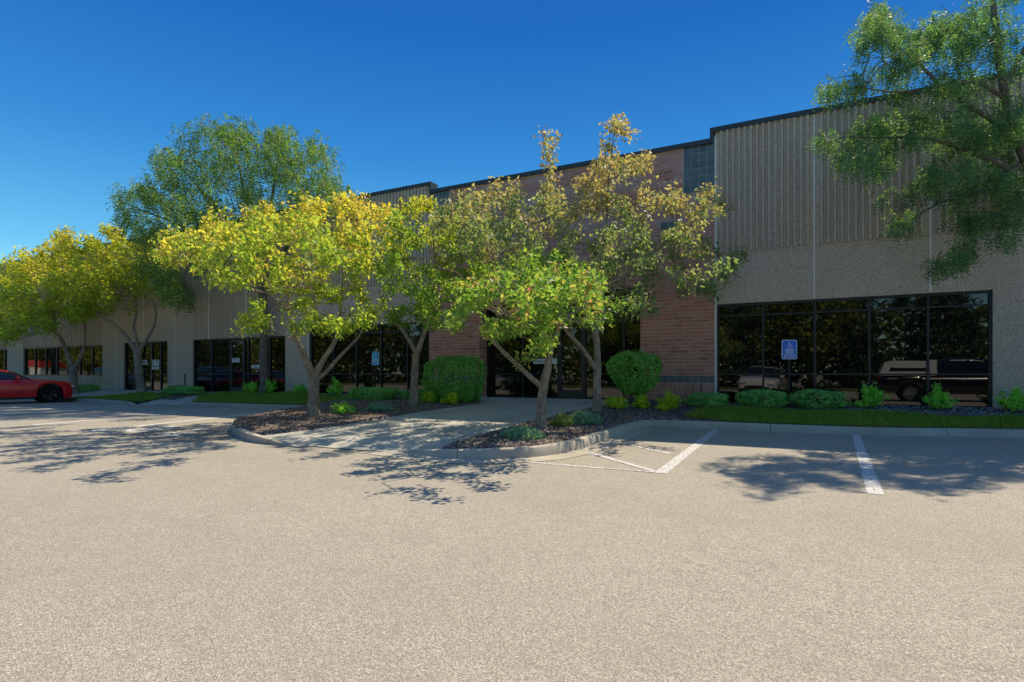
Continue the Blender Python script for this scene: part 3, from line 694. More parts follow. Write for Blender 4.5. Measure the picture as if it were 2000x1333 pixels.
def piece(name, x0, x1, z0, z1, y, mat, dep=.04):
    key = (name, round(x1 - x0, 3), round(z1 - z0, 3))
    if key not in unit:
        w, h = (x1 - x0) / 2, (z1 - z0) / 2; e = .003; mb = MB()
        mb.v = [(-w, dep, -h), (w, dep, -h), (w, dep, h), (-w, dep, h), (-w, e, -h), (w, e, -h), (w, e, h), (-w, e, h), (-w + e, 0, -h + e), (w - e, 0, -h + e), (w - e, 0, h - e), (-w + e, 0, h - e)]
        mb.f = [(0, 1, 5, 4), (1, 2, 6, 5), (2, 3, 7, 6), (3, 0, 4, 7), (4, 5, 9, 8), (5, 6, 10, 9), (6, 7, 11, 10), (7, 4, 8, 11), (8, 9, 10, 11)]
        unit[key] = mb.mesh(name, mat)
    o = bpy.data.objects.new(name, unit[key]); o.location = ((x0 + x1) / 2, y, (z0 + z1) / 2); link(o, brick_wall); return o
def showing(b):
    cx, cz = (b[0] + b[1]) / 2, (b[2] + b[3]) / 2
    if cx > EX1 and .35 < cz < 3.35: return 0 + abs(cz - 2) * .01
    if cx < EX0 and 1.5 < cz < 3.0: return 1 + abs(cz - 2) * .01
    return 5 + abs(cx - XB1) * .05
boxes.sort(key=showing)
for b in boxes[:299]: piece('brick', *b, random.uniform(-.002, .001), M['brick_single'])
V, F = [], []
def box_arrays(x0, x1, y0, y1, z0, z1):
    b = len(V); V.extend([(x0, y1, z0), (x1, y1, z0), (x1, y1, z1), (x0, y1, z1), (x0, y0, z0), (x1, y0, z0), (x1, y0, z1), (x0, y0, z1)])
    F.extend([(b, b + 1, b + 5, b + 4), (b + 1, b + 2, b + 6, b + 5), (b + 2, b + 3, b + 7, b + 6), (b + 3, b, b + 4, b + 7), (b + 4, b + 5, b + 6, b + 7)])
for (x0, x1, z0, z1) in boxes[299:]: y = random.uniform(-.002, .001); box_arrays(x0, x1, y, .04, z0, z1)
# reveal of the left pier (its side faces the doors)
z, row = FLOOR - .05, 0
while z + CH < ETOP:
    ys = [0.0, .16, .32, .465] if row % 2 == 0 else [0.0, .08, .24, .40, .465]
    for a, b in zip(ys[:-1], ys[1:]):
        i = len(V); xx = EX0 - .001 + random.uniform(-.002, .001)
        V.extend([(xx - .03, a + J / 2, z + J / 2), (xx - .03, b - J / 2, z + J / 2), (xx - .03, b - J / 2, z + CH - J / 2), (xx - .03, a + J / 2, z + CH - J / 2), (xx, a + J / 2, z + J / 2), (xx, b - J / 2, z + J / 2), (xx, b - J / 2, z + CH - J / 2), (xx, a + J / 2, z + CH - J / 2)])
        F.extend([(i, i + 1, i + 5, i + 4), (i + 1, i + 2, i + 6, i + 5), (i + 2, i + 3, i + 7, i + 6), (i + 3, i, i + 4, i + 7), (i + 4, i + 5, i + 6, i + 7)])
    z += CH; row += 1
me = bpy.data.meshes.new('brick'); me.from_pydata(V, [], F); obj_of('brick', me, M['brick_mass'], brick_wall, 'stuff')
for a, b, c, d in tiles: piece('tile', a + .006, b - .006, c + .006, d - .006, random.uniform(-.002, .0005), M['tile'])

# ---------------- glazing
def storefront(x0, x1, z0, z1, Y, xs, rails, name='window', fw=.055, skip=(), pane_tilt=.0022, mw=.05):
    """A glazed bay: outer frame mesh with child mullions, rails and one pane per light. xs: mullion centres; rails: heights of cross bars."""
    y0, y1 = Y, Y + .10; f = MB()
    f.box(x0, x0 + fw, y0, y1, z0, z1).box(x1 - fw, x1, y0, y1, z0, z1).box(x0 + fw, x1 - fw, y0 + .002, y1, z1 - fw, z1).box(x0 + fw, x1 - fw, y0 + .002, y1, z0, z0 + fw)
    w = f.build(name, M['frame_metal'], bld)
    ed = [x0 + fw] + list(xs) + [x1 - fw]
    for x in xs: MB().box(x - mw / 2, x + mw / 2, y0 + .003, y1, z0 + fw, z1 - fw).build('mullion', M['frame_metal'], w)
    zz = [z0 + fw] + list(rails) + [z1 - fw]
    for i in range(len(ed) - 1):
        a = ed[i] + (mw / 2 if i else 0); b = ed[i + 1] - (mw / 2 if i < len(ed) - 2 else 0)
        if i in skip: continue
        for r_ in rails: MB().box(a, b, y0 + .006, y1, r_ - .018, r_ + .018).build('rail', M['frame_metal'], w)
        for k in range(len(zz) - 1):
            lo = zz[k] + (.018 if k else 0); hi = zz[k + 1] - (.018 if k < len(zz) - 2 else 0)
            cx, cz = (a + b) / 2, (lo + hi) / 2; tx, tz = random.gauss(0, pane_tilt), random.gauss(0, pane_tilt * .6)
            p = MB(); hw, hh = (b - a) / 2, (hi - lo) / 2
            p.poly([(-hw, -hw * tx - hh * tz, -hh), (hw, hw * tx - hh * tz, -hh), (hw, hw * tx + hh * tz, hh), (-hw, -hw * tx + hh * tz, hh)])
            o = p.build('pane', M['glass'], w); o.location = (cx, Y + .055, cz)
    return w
def door(x0, x1, z0, z1, Y, handle_side=1, rail=None):
    f = MB(); s = .085
    f.box(x0, x0 + s, Y - .012, Y + .045, z0, z1).box(x1 - s, x1, Y - .012, Y + .045, z0, z1).box(x0 + s, x1 - s, Y - .010, Y + .045, z1 - s, z1).box(x0 + s, x1 - s, Y - .010, Y + .045, z0, z0 + .26)
    d = f.build('door', M['door_metal'], bld, bevel=.004)
    p = MB().poly([(x0 + s, Y + .02, z0 + .26), (x1 - s, Y + .02, z0 + .26), (x1 - s, Y + .02, z1 - s), (x0 + s, Y + .02, z1 - s)]).build('pane', M['glass'], d)
    if rail: MB().box(x0 + s, x1 - s, Y - .004, Y + .03, rail - .02, rail + .02).build('rail', M['door_metal'], d)
    hx = x1 - s / 2 if handle_side > 0 else x0 + s / 2; hz = z0 + 1.02
    MB().tube([(hx, Y - .012, hz - .14), (hx, Y - .06, hz - .14), (hx, Y - .06, hz + .14), (hx, Y - .012, hz + .14)], .011, 6).build('handle', M['post_metal'], d)
    return d
RAIL = CAMH - .005
rt = fz(1600, 608)
storefront(WR0, WR1, FLOOR - .03, WRT - .003, .07, [fx(1490), fx(1591.5), fx(1698.5), fx(1814)], [RAIL, fz(1415, 617.5)])
storefront(W3[0] + .03, W3[1], FLOOR - .03, W3T - .003, .07, [fx(648), fx(693), fx(741), fx(793)], [RAIL, fz(741, 649)])
storefront(W2[0], W2[1], FLOOR - .05, W2T - .003, .07, [fx(410), fx(446), fx(474), fx(481.5), fx(524)], [RAIL], skip=(2,))
door(fx(446) + .03, fx(474) - .03, FLOOR - .04, W2T - .08, .10, 1)
storefront(D1[0], D1[1], FLOOR - .08, D1T - .003, .07, [fx(257.5), fx(293), fx(310.5)], [RAIL], skip=(1,))
door(fx(257.5) + .03, fx(293) - .03, FLOOR - .07, D1T - .08, .10, 1)
storefront(W1[0], W1[1], W1B, W1T - .003, .07, [fx(p) for p in (65, 86, 107.5, 129, 153, 177)], [])
storefront(W0[0], W0[1], W1B, W0T - .003, .07, [fx(p) for p in (-165, -138, -110, -80, -50, -20, 6)], [])
ET = fz(1218, 615, EY)
storefront(EX0 + .004, EX1 - .004, FLOOR, ETOP - .003, EY, [fx(1021, EY), fx(1090, EY), fx(1142, EY), fx(1218, EY)], [RAIL, ET], skip=(2,), mw=.06)
door(fx(1090, EY) + .034, fx(1142, EY) - .034, FLOOR + .012, ET - .03, EY + .02, -1)
MB().poly([(fx(1090, EY) + .03, EY + .06, ET), (fx(1142, EY) - .03, EY + .06, ET), (fx(1142, EY) - .03, EY + .06, ETOP - .06), (fx(1090, EY) + .03, EY + .06, ETOP - .06)]).build('pane', M['glass'], bld)
MB().box(fx(1090, EY) + .03, fx(1142, EY) - .03, EY + .004, EY + .1, ET - .03, ET + .01).build('rail', M['frame_metal'], bld)
MB().box(EX0, EX1, 0.0 + .012, EY - .002, ETOP + .012, ETOP + .03).build('soffit', M['coping_metal'], bld)
# gap between slab and glazing on the left, door sill strips
MB().box(EX0 + .01, EX1 - .01, EY - .1, EY + .12, FLOOR - .2, FLOOR + .008).build('threshold', M['steel'], bld)

# ---------------- notices fixed to the glass
FONT_N = [0]
def lettering(txt, size, loc, mat, parent, align='CENTER', rot=(R(90), 0, 0), bold=0.0, sx=1.0):
    c = bpy.data.curves.new('lettering', 'FONT'); c.body = txt; c.size = size; c.align_x = align; c.align_y = 'CENTER'; c.offset = bold; c.extrude = .0006
    c.materials.append(M[mat]); o = bpy.data.objects.new('lettering', c); link(o, parent); o.location = loc; bpy.context.view_layer.update()
    me = bpy.data.meshes.new_from_object(o.evaluated_get(bpy.context.evaluated_depsgraph_get())); bpy.data.objects.remove(o)
    o = bpy.data.objects.new('lettering', me); link(o, parent); o.location = loc; o.rotation_euler = rot; return o
def notice(px0, px1, py0, py1, Y, label, mat='poster_paper', lines=()):
    x0, x1 = fx(px0, Y), fx(px1, Y); z1, z0 = fz((px0 + px1) / 2, py0, Y), fz((px0 + px1) / 2, py1, Y); e = empty('window_sign', ((x0 + x1) / 2, Y, (z0 + z1) / 2)); tag(e, label, 'sign')
    w, h = (x1 - x0) / 2, (z1 - z0) / 2
    if mat: MB().box(-w, w, -.004, .002, -h, h).build('plate', M[mat], e)
    for (t, s, ox, oz, al, mt) in lines: lettering(t, s, (ox * w, -.007, oz * h), mt, e, al, bold=s * .012)
    return e
notice(296.5, 311, 703, 714.5, .085, 'white square notice on the glass of the left door, upper of two', 'poster_paper', [('ES\n&E', .13, -.5, .1, 'CENTER', 'dark_print'), ('Now\nopen', .085, .45, .35, 'CENTER', 'dark_print'), ('________', .06, .3, -.5, 'CENTER', 'dark_print')])
notice(296.5, 311, 716.2, 722, .085, 'narrow white suite notice on the left door, lower of two', 'poster_paper', [('Suite 8', .10, 0, .0, 'CENTER', 'dark_print')])
notice(262, 292, 702, 713, .062, 'white lettering on the glass of the left door', None, [('Street', .19, .35, .5, 'CENTER', 'white_print'), ('Wrestling', .19, .25, -.5, 'CENTER', 'white_print')])
notice(452, 468, 700, 708, .092, 'small white notice on the glass door beside the tall locust trunk', 'poster_paper', [('OFFICE HOURS', .055, 0, .4, 'CENTER', 'dark_print'), ('Mon - Fri', .05, .1, -.2, 'CENTER', 'dark_print')])
notice(492, 519, 713, 720, .085, 'pale suite plaque on the glass left of the tall locust trunk', 'poster_paper', [('Suite', .135, -.42, 0, 'CENTER', 'dark_print'), ('88', .135, .52, 0, 'CENTER', 'dark_print')])
notice(1042, 1089, 701, 711, EY + .012, 'pale suite plaque on the entrance glass behind the crabapple trunk', 'poster_paper', [('Suite 84', .115, -.35, 0, 'CENTER', 'dark_print')])

# ================================================================== SIGNS AND POSTS
def isa(parent, cx, cz, s, mat, y):
    mb = MB()
    def seg(p, q, w):
        dx, dz = q[0] - p[0], q[1] - p[1]; L = math.hypot(dx, dz); nx_, nz_ = -dz / L * w / 2, dx / L * w / 2
        mb.poly([(cx + (a) * s, y, cz + (b) * s) for a, b in ((p[0] - nx_, p[1] - nz_), (q[0] - nx_, q[1] - nz_), (q[0] + nx_, q[1] + nz_), (p[0] + nx_, p[1] + nz_))])
    for k in range(26):
        a0, a1 = math.radians(150 + k * 9.2), math.radians(150 + (k + 1) * 9.2)
        mb.poly([(cx + math.cos(a) * r_ * s, y, cz + (-.12 + math.sin(a) * r_) * s) for a, r_ in ((a0, .30), (a1, .30), (a1, .40), (a0, .40))])
    mb.poly([(cx + (-.06 + .10 * math.cos(a)) * s, y, cz + (.62 + .10 * math.sin(a)) * s) for a in [2 * math.pi * k / 14 for k in range(14)]])
    seg((-.06, .52), (-.02, .05), .12); seg((-.03, .10), (.28, .08), .11); seg((-.04, .30), (.2, .28), .08); seg((.26, .10), (.42, -.28), .11); seg((.40, -.27), (.58, -.2), .09)
    return mb.build('emblem', M[mat], parent)
def plate(w, h, r, y0, y1):
    pts = []
    for cx, cz, a0 in ((w - r, h - r, 0), (-w + r, h - r, 90), (-w + r, -h + r, 180), (w - r, -h + r, 270)):
        pts += [(cx + r * math.cos(R(a0 + k * 18)), cz + r * math.sin(R(a0 + k * 18))) for k in range(6)]
    mb = MB(); n = len(pts); mb.v = [(x, y0, z) for x, z in pts] + [(x, y1, z) for x, z in pts]
    mb.f = [tuple(range(n)), tuple(reversed(range(n, 2 * n)))] + [(i, n + i, n + (i + 1) % n, (i + 1) % n) for i in range(n)]
    return mb
def parking_sign(px, py_foot, py0, py1, pw, face, edge, label, lines, tilt=0.0, group=None):
    x, y = gr(px, py_foot); t = depth_of(x, y); zt, zb_ = CAMH + t * (HORIZ - py0) / FPX, CAMH + t * (HORIZ - py1) / FPX
    z0 = z_raised(x, y); h, w = (zt - zb_) / 2, pw * t / FPX / 2 * 1.06
    e = empty('parking_sign', (x, y, z0), R(20)); tag(e, label, 'sign'); cz = (zt + zb_) / 2 - z0
    e.rotation_euler[1] = tilt
    pm = MB(); pm.box(-.028, .028, .0, .012, -.1, cz + h * .8).box(-.028, -.018, -.022, .0, -.1, cz - h).box(.018, .028, -.022, 0, -.1, cz - h); pm.build('post', M['post_metal'], e)
    pl = plate(w, h, .035, -.030, -.024).build('panel', M[edge], e); pl.location = (0, 0, cz)
    fc = plate(w - .014, h - .014, .028, -.033, -.031).build('face', M[face], e); fc.location = (0, 0, cz)
    isa(e, 0, cz + h * .46, h * .50, edge, -.0345)
    for txt, s, oz in lines:
        if txt == '-': MB().box(-w * .8, w * .8, -.0346, -.034, cz + oz * h - .0045, cz + oz * h + .0045).build('line', M[edge], e)
        else: lettering(txt, s, (0, -.0345, cz + oz * h), edge, e, bold=.0012)
    for oz in (.93, -.93): MB().lathe([(0.0, -.004), (.008, -.003), (.009, 0)], (0, -.033, cz + oz * h), 'y', 10).build('bolt', M['steel'], e)
    return e
parking_sign(1541, 796, 664.5, 702, 26.5, 'sign_blue', 'white_print', 'deep blue accessible parking sign on a dark post between clipped hedges', [('PARKING', .044, .04), ('-', 0, -.07), ('VEHICLE ID', .038, -.21), ('REQUIRED', .038, -.34), ('-', 0, -.47), ('UP TO $200 FINE', .033, -.63), ('FOR VIOLATION', .033, -.79)])
parking_sign(731.5, 775, 687.5, 714, 13.5, 'sign_faded', 'sign_pale', 'faded pale blue accessible parking sign in front of the middle window', [('PARKING', .05, -.02), ('-', 0, -.14), ('VEHICLE ID', .042, -.30), ('REQUIRED', .042, -.46), ('UP TO $200 FINE', .036, -.68)], tilt=R(2.0))
x, y = gr(361, 767); e = empty('marker_post', (x, y, z_raised(x, y))); tag(e, 'thin dark marker post with a white tip above the low hedge', 'post')
MB().box(-.02, .02, -.015, .015, -.1, .80).build('stake', M['post_metal'], e); MB().box(-.03, .03, -.02, .02, .79, .91).build('cap', M['white_plastic'], e, bevel=.008)
x, y = gr(858, 786); e = empty('garden_spotlight', (x, y, z_raised(x, y))); tag(e, 'small dark garden spotlight between the chartreuse shrubs by the brick pier', 'lamp')
MB().tube([(0, 0, -.05), (0, 0, .1)], .012, 8).build('stake', M['post_metal'], e)
MB().lathe([(.0, 0), (.035, .0), (.045, .05), (.05, .12), (.044, .122), (.0, .11)], (0, .0, .1), 'z', 14).build('housing', M['post_metal'], e)

# ================================================================== TREES
def tubes(segs, k=5):
    """segs: list of (p0, r0, p1, r1); returns V, F of tapered prisms."""
    A = np.array([s[0] for s in segs], float); B = np.array([s[2] for s in segs], float); r0 = np.array([s[1] for s in segs]); r1 = np.array([s[3] for s in segs])
    D = B - A; D /= np.linalg.norm(D, axis=1, keepdims=True) + 1e-9
    ref = np.where(np.abs(D[:, 2:3]) < .9, np.array([[0, 0, 1.0]]), np.array([[1.0, 0, 0]])); U = np.cross(D, ref); U /= np.linalg.norm(U, axis=1, keepdims=True) + 1e-9; W = np.cross(D, U)
    an = 2 * np.pi * np.arange(k) / k; c = np.cos(an)[None, :, None]; s = np.sin(an)[None, :, None]
    ring = U[:, None, :] * c + W[:, None, :] * s
    V = np.concatenate([A[:, None, :] + ring * r0[:, None, None], B[:, None, :] + ring * r1[:, None, None]], 1).reshape(-1, 3)
    f = np.array([[i, (i + 1) % k, k + (i + 1) % k, k + i] for i in range(k)]); F = (f[None] + (np.arange(len(segs)) * 2 * k)[:, None, None]).reshape(-1, 4)
    return V, F
def leaf_quads(C, nrm, axis, ln, wd, fold=.25):
    """folded diamond leaves: C centres, nrm normals, axis long directions, ln/wd half sizes."""
    axis = axis - nrm * np.sum(axis * nrm, 1, keepdims=True); axis /= np.linalg.norm(axis, axis=1, keepdims=True) + 1e-9
    sd = np.cross(nrm, axis); l = ln[:, None]; w = wd[:, None]
    b = C - axis * l; t = C + axis * l; L = C + sd * w + nrm * w * fold - axis * l * .15; Rr = C - sd * w + nrm * w * fold - axis * l * .15
    V = np.stack([b, Rr, t, L], 1).reshape(-1, 3); n = len(C); i = np.arange(n)[:, None] * 4
    F = np.concatenate([i + np.array([[0, 1, 2]]), i + np.array([[0, 2, 3]])], 1).reshape(-1, 3); return V, F
def rand_dirs(n, rng): v = rng.normal(size=(n, 3)); return v / np.linalg.norm(v, axis=1, keepdims=True)
def spline(pts, step=.12):
    return smooth_path(pts, step)
def grow_tree(label, base, limbs, lobes, depth, mats, seed, n_attr, leaves, leaf=(.045, .024), cluster=.26, thick=1.3, group=None, name='tree', cat='tree', droop=0.0, frond=False, tdepth=None, up=.5, bark='bark', rise=.25, spread_y=0.0):
    """base: (x, y, z). limbs: list of [(px, py, radius), ...] traced as a skeleton at the trunk's distance; lobes: (px, py, rx, ry, weight) clumps of the crown.
    Every limb and clump is given its own distance about the trunk's, so the crown is as deep as it is wide."""
    rng = np.random.default_rng(seed); root = empty(name, base); tag(root, label, cat, group); O = np.array(base)
    t0 = depth; nodes = []; par = []; rad = []; trunk = MB(); depth_side = rng.permutation(np.linspace(-.8, .8, max(2, len(limbs)))) 
    for li, limb in enumerate(limbs):
        pts = []
        for i, (px, py, r) in enumerate(limb):
            k = i / max(1, len(limb) - 1)
            dt = 0.0 if li == 0 else depth_side[li] * thick * .45 * k
            p = at(px, py, t0 + dt); pts.append((p.x, p.y, p.z, r))
        if li == 0: pts[0] = (base[0], base[1], base[2] - .12, pts[0][3])
        sp = spline(pts, .11); prev = -1
        if li > 0:      # start on the nearest trunk node
            q = np.array(sp[0][:3]); prev = int(np.argmin([np.linalg.norm(np.array(n_) - q) for n_ in nodes]))
        for i, s in enumerate(sp):
            j = rng.normal(0, s[3] * .06, 3) * (i > 0); s = s.copy(); s[:3] += j; sp[i] = s
            nodes.append(tuple(s[:3])); par.append(prev); rad.append(s[3]); prev = len(nodes) - 1
        rr = [s[3] * (1 + .035 * math.sin(i * .9 + li) + rng.normal(0, .02)) for i, s in enumerate(sp)]
        if li == 0:
            for i in range(min(4, len(rr))): rr[i] *= (1.38, 1.22, 1.12, 1.05)[i]
        trunk.tube([tuple(s[:3]) for s in sp], rr, 10)
    n_manual = len(nodes)
    # crown clumps -> attraction points
    wts = np.array([(l[4] if len(l) > 4 else 1.0) * l[2] * l[3] for l in lobes]); cnt = np.maximum(2, (n_attr * wts / wts.sum())).astype(int); att = []
    for l, c in zip(lobes, cnt):
        off = l[5] if len(l) > 5 else None
        for _ in range(c):
            d = rand_dirs(1, rng)[0] * rng.uniform(.25, 1.0) ** (1 / 2.2)
            px, py = l[0] + d[0] * l[2], l[1] + d[2] * l[3]
            base_dt = off if off is not None else 0.0
            att.append(at(px, py, t0 + base_dt + d[1] * thick * min(1.0, l[2] / 60 + .35) + rng.normal(0, thick * .33)))
    att = np.array([tuple(a) for a in att]); att = att[att[:, 2] > base[2] + .5]
    N = [np.array(n_) for n_ in nodes]; arr = np.array(nodes)
    order = np.argsort([np.min(np.linalg.norm(arr[:n_manual] - a, axis=1)) for a in att]); tips = []
    for ai in order:
        a = att[ai]; D = np.linalg.norm(arr - a, axis=1) + np.maximum(0, arr[:, 2] - a[2] - .1) * (1.2 if rise else .2)
        D[:max(3, int(n_manual * .0))] += 50; j = int(np.argmin(D)); p = arr[j]; L = np.linalg.norm(a - p); m_ = max(1, int(L / .22)); prev = j; new = []
        side = rng.normal(0, .09, 3) * L
        for k in range(1, m_ + 1):
            q = p + (a - p) * k / m_; s = math.sin(math.pi * k / m_); q = q + side * s + np.array([0, 0, (rise - droop) * .35]) * L * s
            new.append(q); par.append(prev); rad.append(0.0); nodes.append(tuple(q)); prev = len(nodes) - 1
        arr = np.vstack([arr, np.array(new)]); tips.append(prev)
    n = len(nodes); load = np.zeros(n)
    for tp in tips: load[tp] += 1
    for i in range(n - 1, -1, -1):
        if par[i] >= 0: load[par[i]] += load[i]
    rb = .0038 * np.maximum(load, 1) ** .47 * (t0 / 14) ** .3
    segs = [(nodes[par[i]], min(rb[par[i]], rb[i] * 1.5) if par[i] >= n_manual else rb[i] * 1.15, nodes[i], rb[i]) for i in range(n_manual, n)]
    TV, TF = np.array(trunk.v), trunk.f; bV, bF = tubes(segs, 5)
    me = bpy.data.meshes.new('trunk'); me.from_pydata([tuple(v - O) for v in TV], [], TF); me.update()
    for p in me.polygons: p.use_smooth = True
    obj_of('trunk', me, M[bark], root)
    bm_ = np_mesh('branches', bV - O, bF, True); obj_of('branches', bm_, M[bark], root, 'stuff')
    # leaves along the outer twigs
    ends = [i for i in range(n_manual, n) if load[i] <= 3]; ends = np.array(ends); pts = np.array(nodes)
    pick = ends[rng.integers(0, len(ends), leaves)]; par_a = np.array(par); P0 = pts[par_a[pick]]; P1 = pts[pick]; u = rng.random((leaves, 1)); C = P0 + (P1 - P0) * u
    off = rand_dirs(leaves, rng) * (cluster * rng.random((leaves, 1)) ** .6); off[:, 2] -= droop * cluster * rng.random(leaves); C = C + off
    nrm = rand_dirs(leaves, rng) + np.array([0, 0, up]); nrm /= np.linalg.norm(nrm, axis=1, keepdims=True)
    ax = off / (np.linalg.norm(off, axis=1, keepdims=True) + 1e-9) + rand_dirs(leaves, rng) * .6 - np.array([0, 0, .35 + droop])
    if frond:           # compound leaf: pairs of small leaflets along a drooping stalk
        k = frond; ax /= np.linalg.norm(ax, axis=1, keepdims=True); sd = np.cross(nrm, ax); sd /= np.linalg.norm(sd, axis=1, keepdims=True) + 1e-9
        Cs, Ns, As = [], [], []; FL_ = leaf[2] * rng.uniform(.7, 1.2, (leaves, 1))
        for q in range(k):
            f = (q + .5) / k; sag = np.array([0, 0, -1.0]) * FL_ * .35 * f * f
            for sgn in (-1, 1):
                Cs.append(C + ax * FL_ * f + sag + sd * sgn * leaf[0] * .9); Ns.append(nrm + rng.normal(0, .25, (leaves, 3))); As.append(sd * sgn + ax * .5)
        C = np.vstack(Cs); nrm = np.vstack(Ns); nrm /= np.linalg.norm(nrm, axis=1, keepdims=True); ax = np.vstack(As)
    nl = len(C); s = rng.uniform(.7, 1.25, nl); V, F = leaf_quads(C - O, nrm, ax, leaf[0] * s, leaf[1] * s)
    if len(mats) == 1: obj_of('crown', np_mesh('crown', V, F), M[mats[0]], root)
    return root

CRAB = 'small ornamental trees along the front of the building'
def ground_of(px, py):
    x, y = gr(px, py); return (x, y, z_raised(x, y)), depth_of(x, y)

b, t = ground_of(612, 815)
grow_tree('golden crabapple with a forked pale trunk standing at the tip of the left mulch island', b,
    [[(612, 815, .135), (612, 785, .125), (613, 755, .125), (612, 735, .12)],
     [(612, 740, .10), (603, 716, .085), (592, 690, .075), (578, 662, .06), (566, 628, .045), (560, 580, .03), (540, 520, .02)],
     [(613, 738, .085), (630, 706, .07), (648, 678, .055), (660, 652, .045), (664, 622, .035), (668, 560, .025), (672, 480, .018)],
     [(614, 742, .065), (636, 728, .052), (655, 706, .045), (683, 677, .034), (702, 656, .026), (716, 620, .018)],
     [(594, 694, .03), (578, 668, .026), (560, 658, .02), (532, 643, .014)]],
    [(365, 492, 78, 42), (330, 470, 40, 22), (420, 445, 45, 35), (470, 470, 80, 60), (500, 420, 40, 30, .8), (560, 470, 80, 70), (655, 425, 75, 55), (700, 395, 40, 22), (700, 470, 60, 65), (640, 545, 100, 60), (560, 570, 90, 50), (455, 535, 70, 32), (690, 600, 65, 45), (600, 622, 60, 26), (505, 633, 55, 14, .9), (455, 645, 28, 7, .8), (420, 408, 28, 10, .5), (745, 420, 25, 25), (600, 385, 25, 12, .5), (585, 640, 30, 14), (650, 640, 40, 14), (540, 490, 190, 80, .8, -2.2)],
    t, ['leaf_gold'], 21, 480, 17500, (.053, .029), .23, 1.9, CRAB, 'crabapple_tree')
b, t = ground_of(808, 793)
grow_tree('lime and yellow crabapple with a V-forked trunk behind the left mulch island', b,
    [[(808, 793, .115), (809, 750, .105), (812, 700, .10), (815, 684, .10)],
     [(814, 690, .075), (804, 673, .065), (791, 652, .055), (776, 630, .045), (758, 610, .035), (740, 570, .02)],
     [(815, 690, .08), (824, 664, .065), (835, 636, .055), (841, 600, .04), (850, 540, .03), (845, 450, .018)]],
    [(830, 430, 50, 40), (800, 400, 25, 22, .7), (835, 500, 70, 55), (870, 560, 60, 50), (800, 575, 60, 45), (845, 615, 65, 28), (765, 440, 35, 22, .8), (760, 520, 35, 40), (895, 470, 50, 60), (925, 520, 40, 50), (790, 620, 40, 18), (905, 590, 40, 30)],
    t, ['leaf_lime'], 22, 300, 12500, (.054, .029), .25, 1.8, CRAB, 'crabapple_tree')
b, t = ground_of(1165, 806)
grow_tree('tall airy bronze and grey green tree with a forked trunk before the brick entrance', b,
    [[(1168, 806, .105), (1167, 770, .095), (1166, 730, .09), (1167, 690, .08), (1163, 640, .07), (1172, 590, .055), (1178, 520, .045), (1186, 430, .032), (1188, 360, .024), (1196, 290, .014), (1203, 240, .008)],
     [(1165, 725, .06), (1157, 710, .055), (1136, 680, .05), (1106, 645, .045), (1075, 600, .036), (1040, 540, .028), (985, 470, .02), (940, 420, .012)],
     [(1168, 650, .055), (1183, 600, .045), (1215, 545, .035), (1262, 500, .026), (1320, 455, .018), (1370, 415, .01)],
     [(1180, 560, .035), (1230, 540, .028), (1300, 530, .02), (1370, 520, .014), (1430, 515, .009)],
     [(1120, 660, .03), (1100, 560, .026), (1098, 480, .02), (1090, 400, .014), (1075, 320, .008)]],
    [(895, 430, 55, 50, 1.4), (950, 430, 65, 65, 1.5), (990, 375, 42, 30, 1.2), (1050, 420, 65, 60, 1.3), (1000, 480, 70, 50, 1.2), (1110, 380, 60, 50), (1190, 320, 45, 50), (1200, 245, 22, 26, .8), (1068, 262, 28, 14, .7), (1062, 305, 22, 20, .7), (1245, 320, 38, 32), (1235, 262, 18, 14, .6), (1290, 385, 50, 40), (1205, 430, 75, 60), (1392, 392, 42, 30), (1150, 500, 75, 55, 1.2), (1245, 515, 75, 55, 1.3), (1335, 475, 60, 45), (1425, 505, 42, 32), (1240, 590, 60, 30), (1355, 550, 60, 26), (1160, 570, 50, 40, 1.2), (1405, 570, 25, 12, .6)],
    t, ['leaf_bronze'], 23, 500, 16000, (.056, .028), .23, 1.9, CRAB, 'ornamental_tree', droop=.35)
b, t = ground_of(1055, 838)
grow_tree('low green crabapple with red berries leaning from the right mulch island', b,
    [[(1055, 838, .10), (1057, 800, .092), (1060, 765, .09), (1066, 735, .08), (1073, 700, .062), (1080, 668, .05), (1090, 648, .042), (1094, 615, .032), (1085, 560, .02)],
     [(1060, 756, .055), (1048, 747, .052), (1020, 722, .046), (985, 690, .042), (957, 660, .038), (938, 642, .03), (905, 630, .022), (880, 615, .012)],
     [(1092, 640, .03), (1120, 610, .024), (1160, 590, .016), (1190, 580, .01)], [(1076, 680, .03), (1050, 630, .026), (1010, 590, .018), (980, 560, .012)]],
    [(995, 560, 70, 45), (1060, 535, 80, 40), (940, 595, 60, 30), (1120, 570, 65, 45), (1030, 615, 80, 38), (1150, 615, 45, 26), (1203, 600, 22, 10, .8), (895, 628, 40, 20), (1055, 655, 35, 24), (985, 645, 50, 20), (1015, 500, 30, 16, .8), (1130, 630, 50, 16), (960, 635, 35, 14), (1095, 530, 60, 36), (1040, 690, 12, 14, .3), (1040, 575, 140, 46, 1.5, -1.9)],
    t, ['leaf_green'], 24, 350, 10500, (.047, .025), .20, 1.9, CRAB, 'crabapple_tree')
b, t = ground_of(276, 767.5)
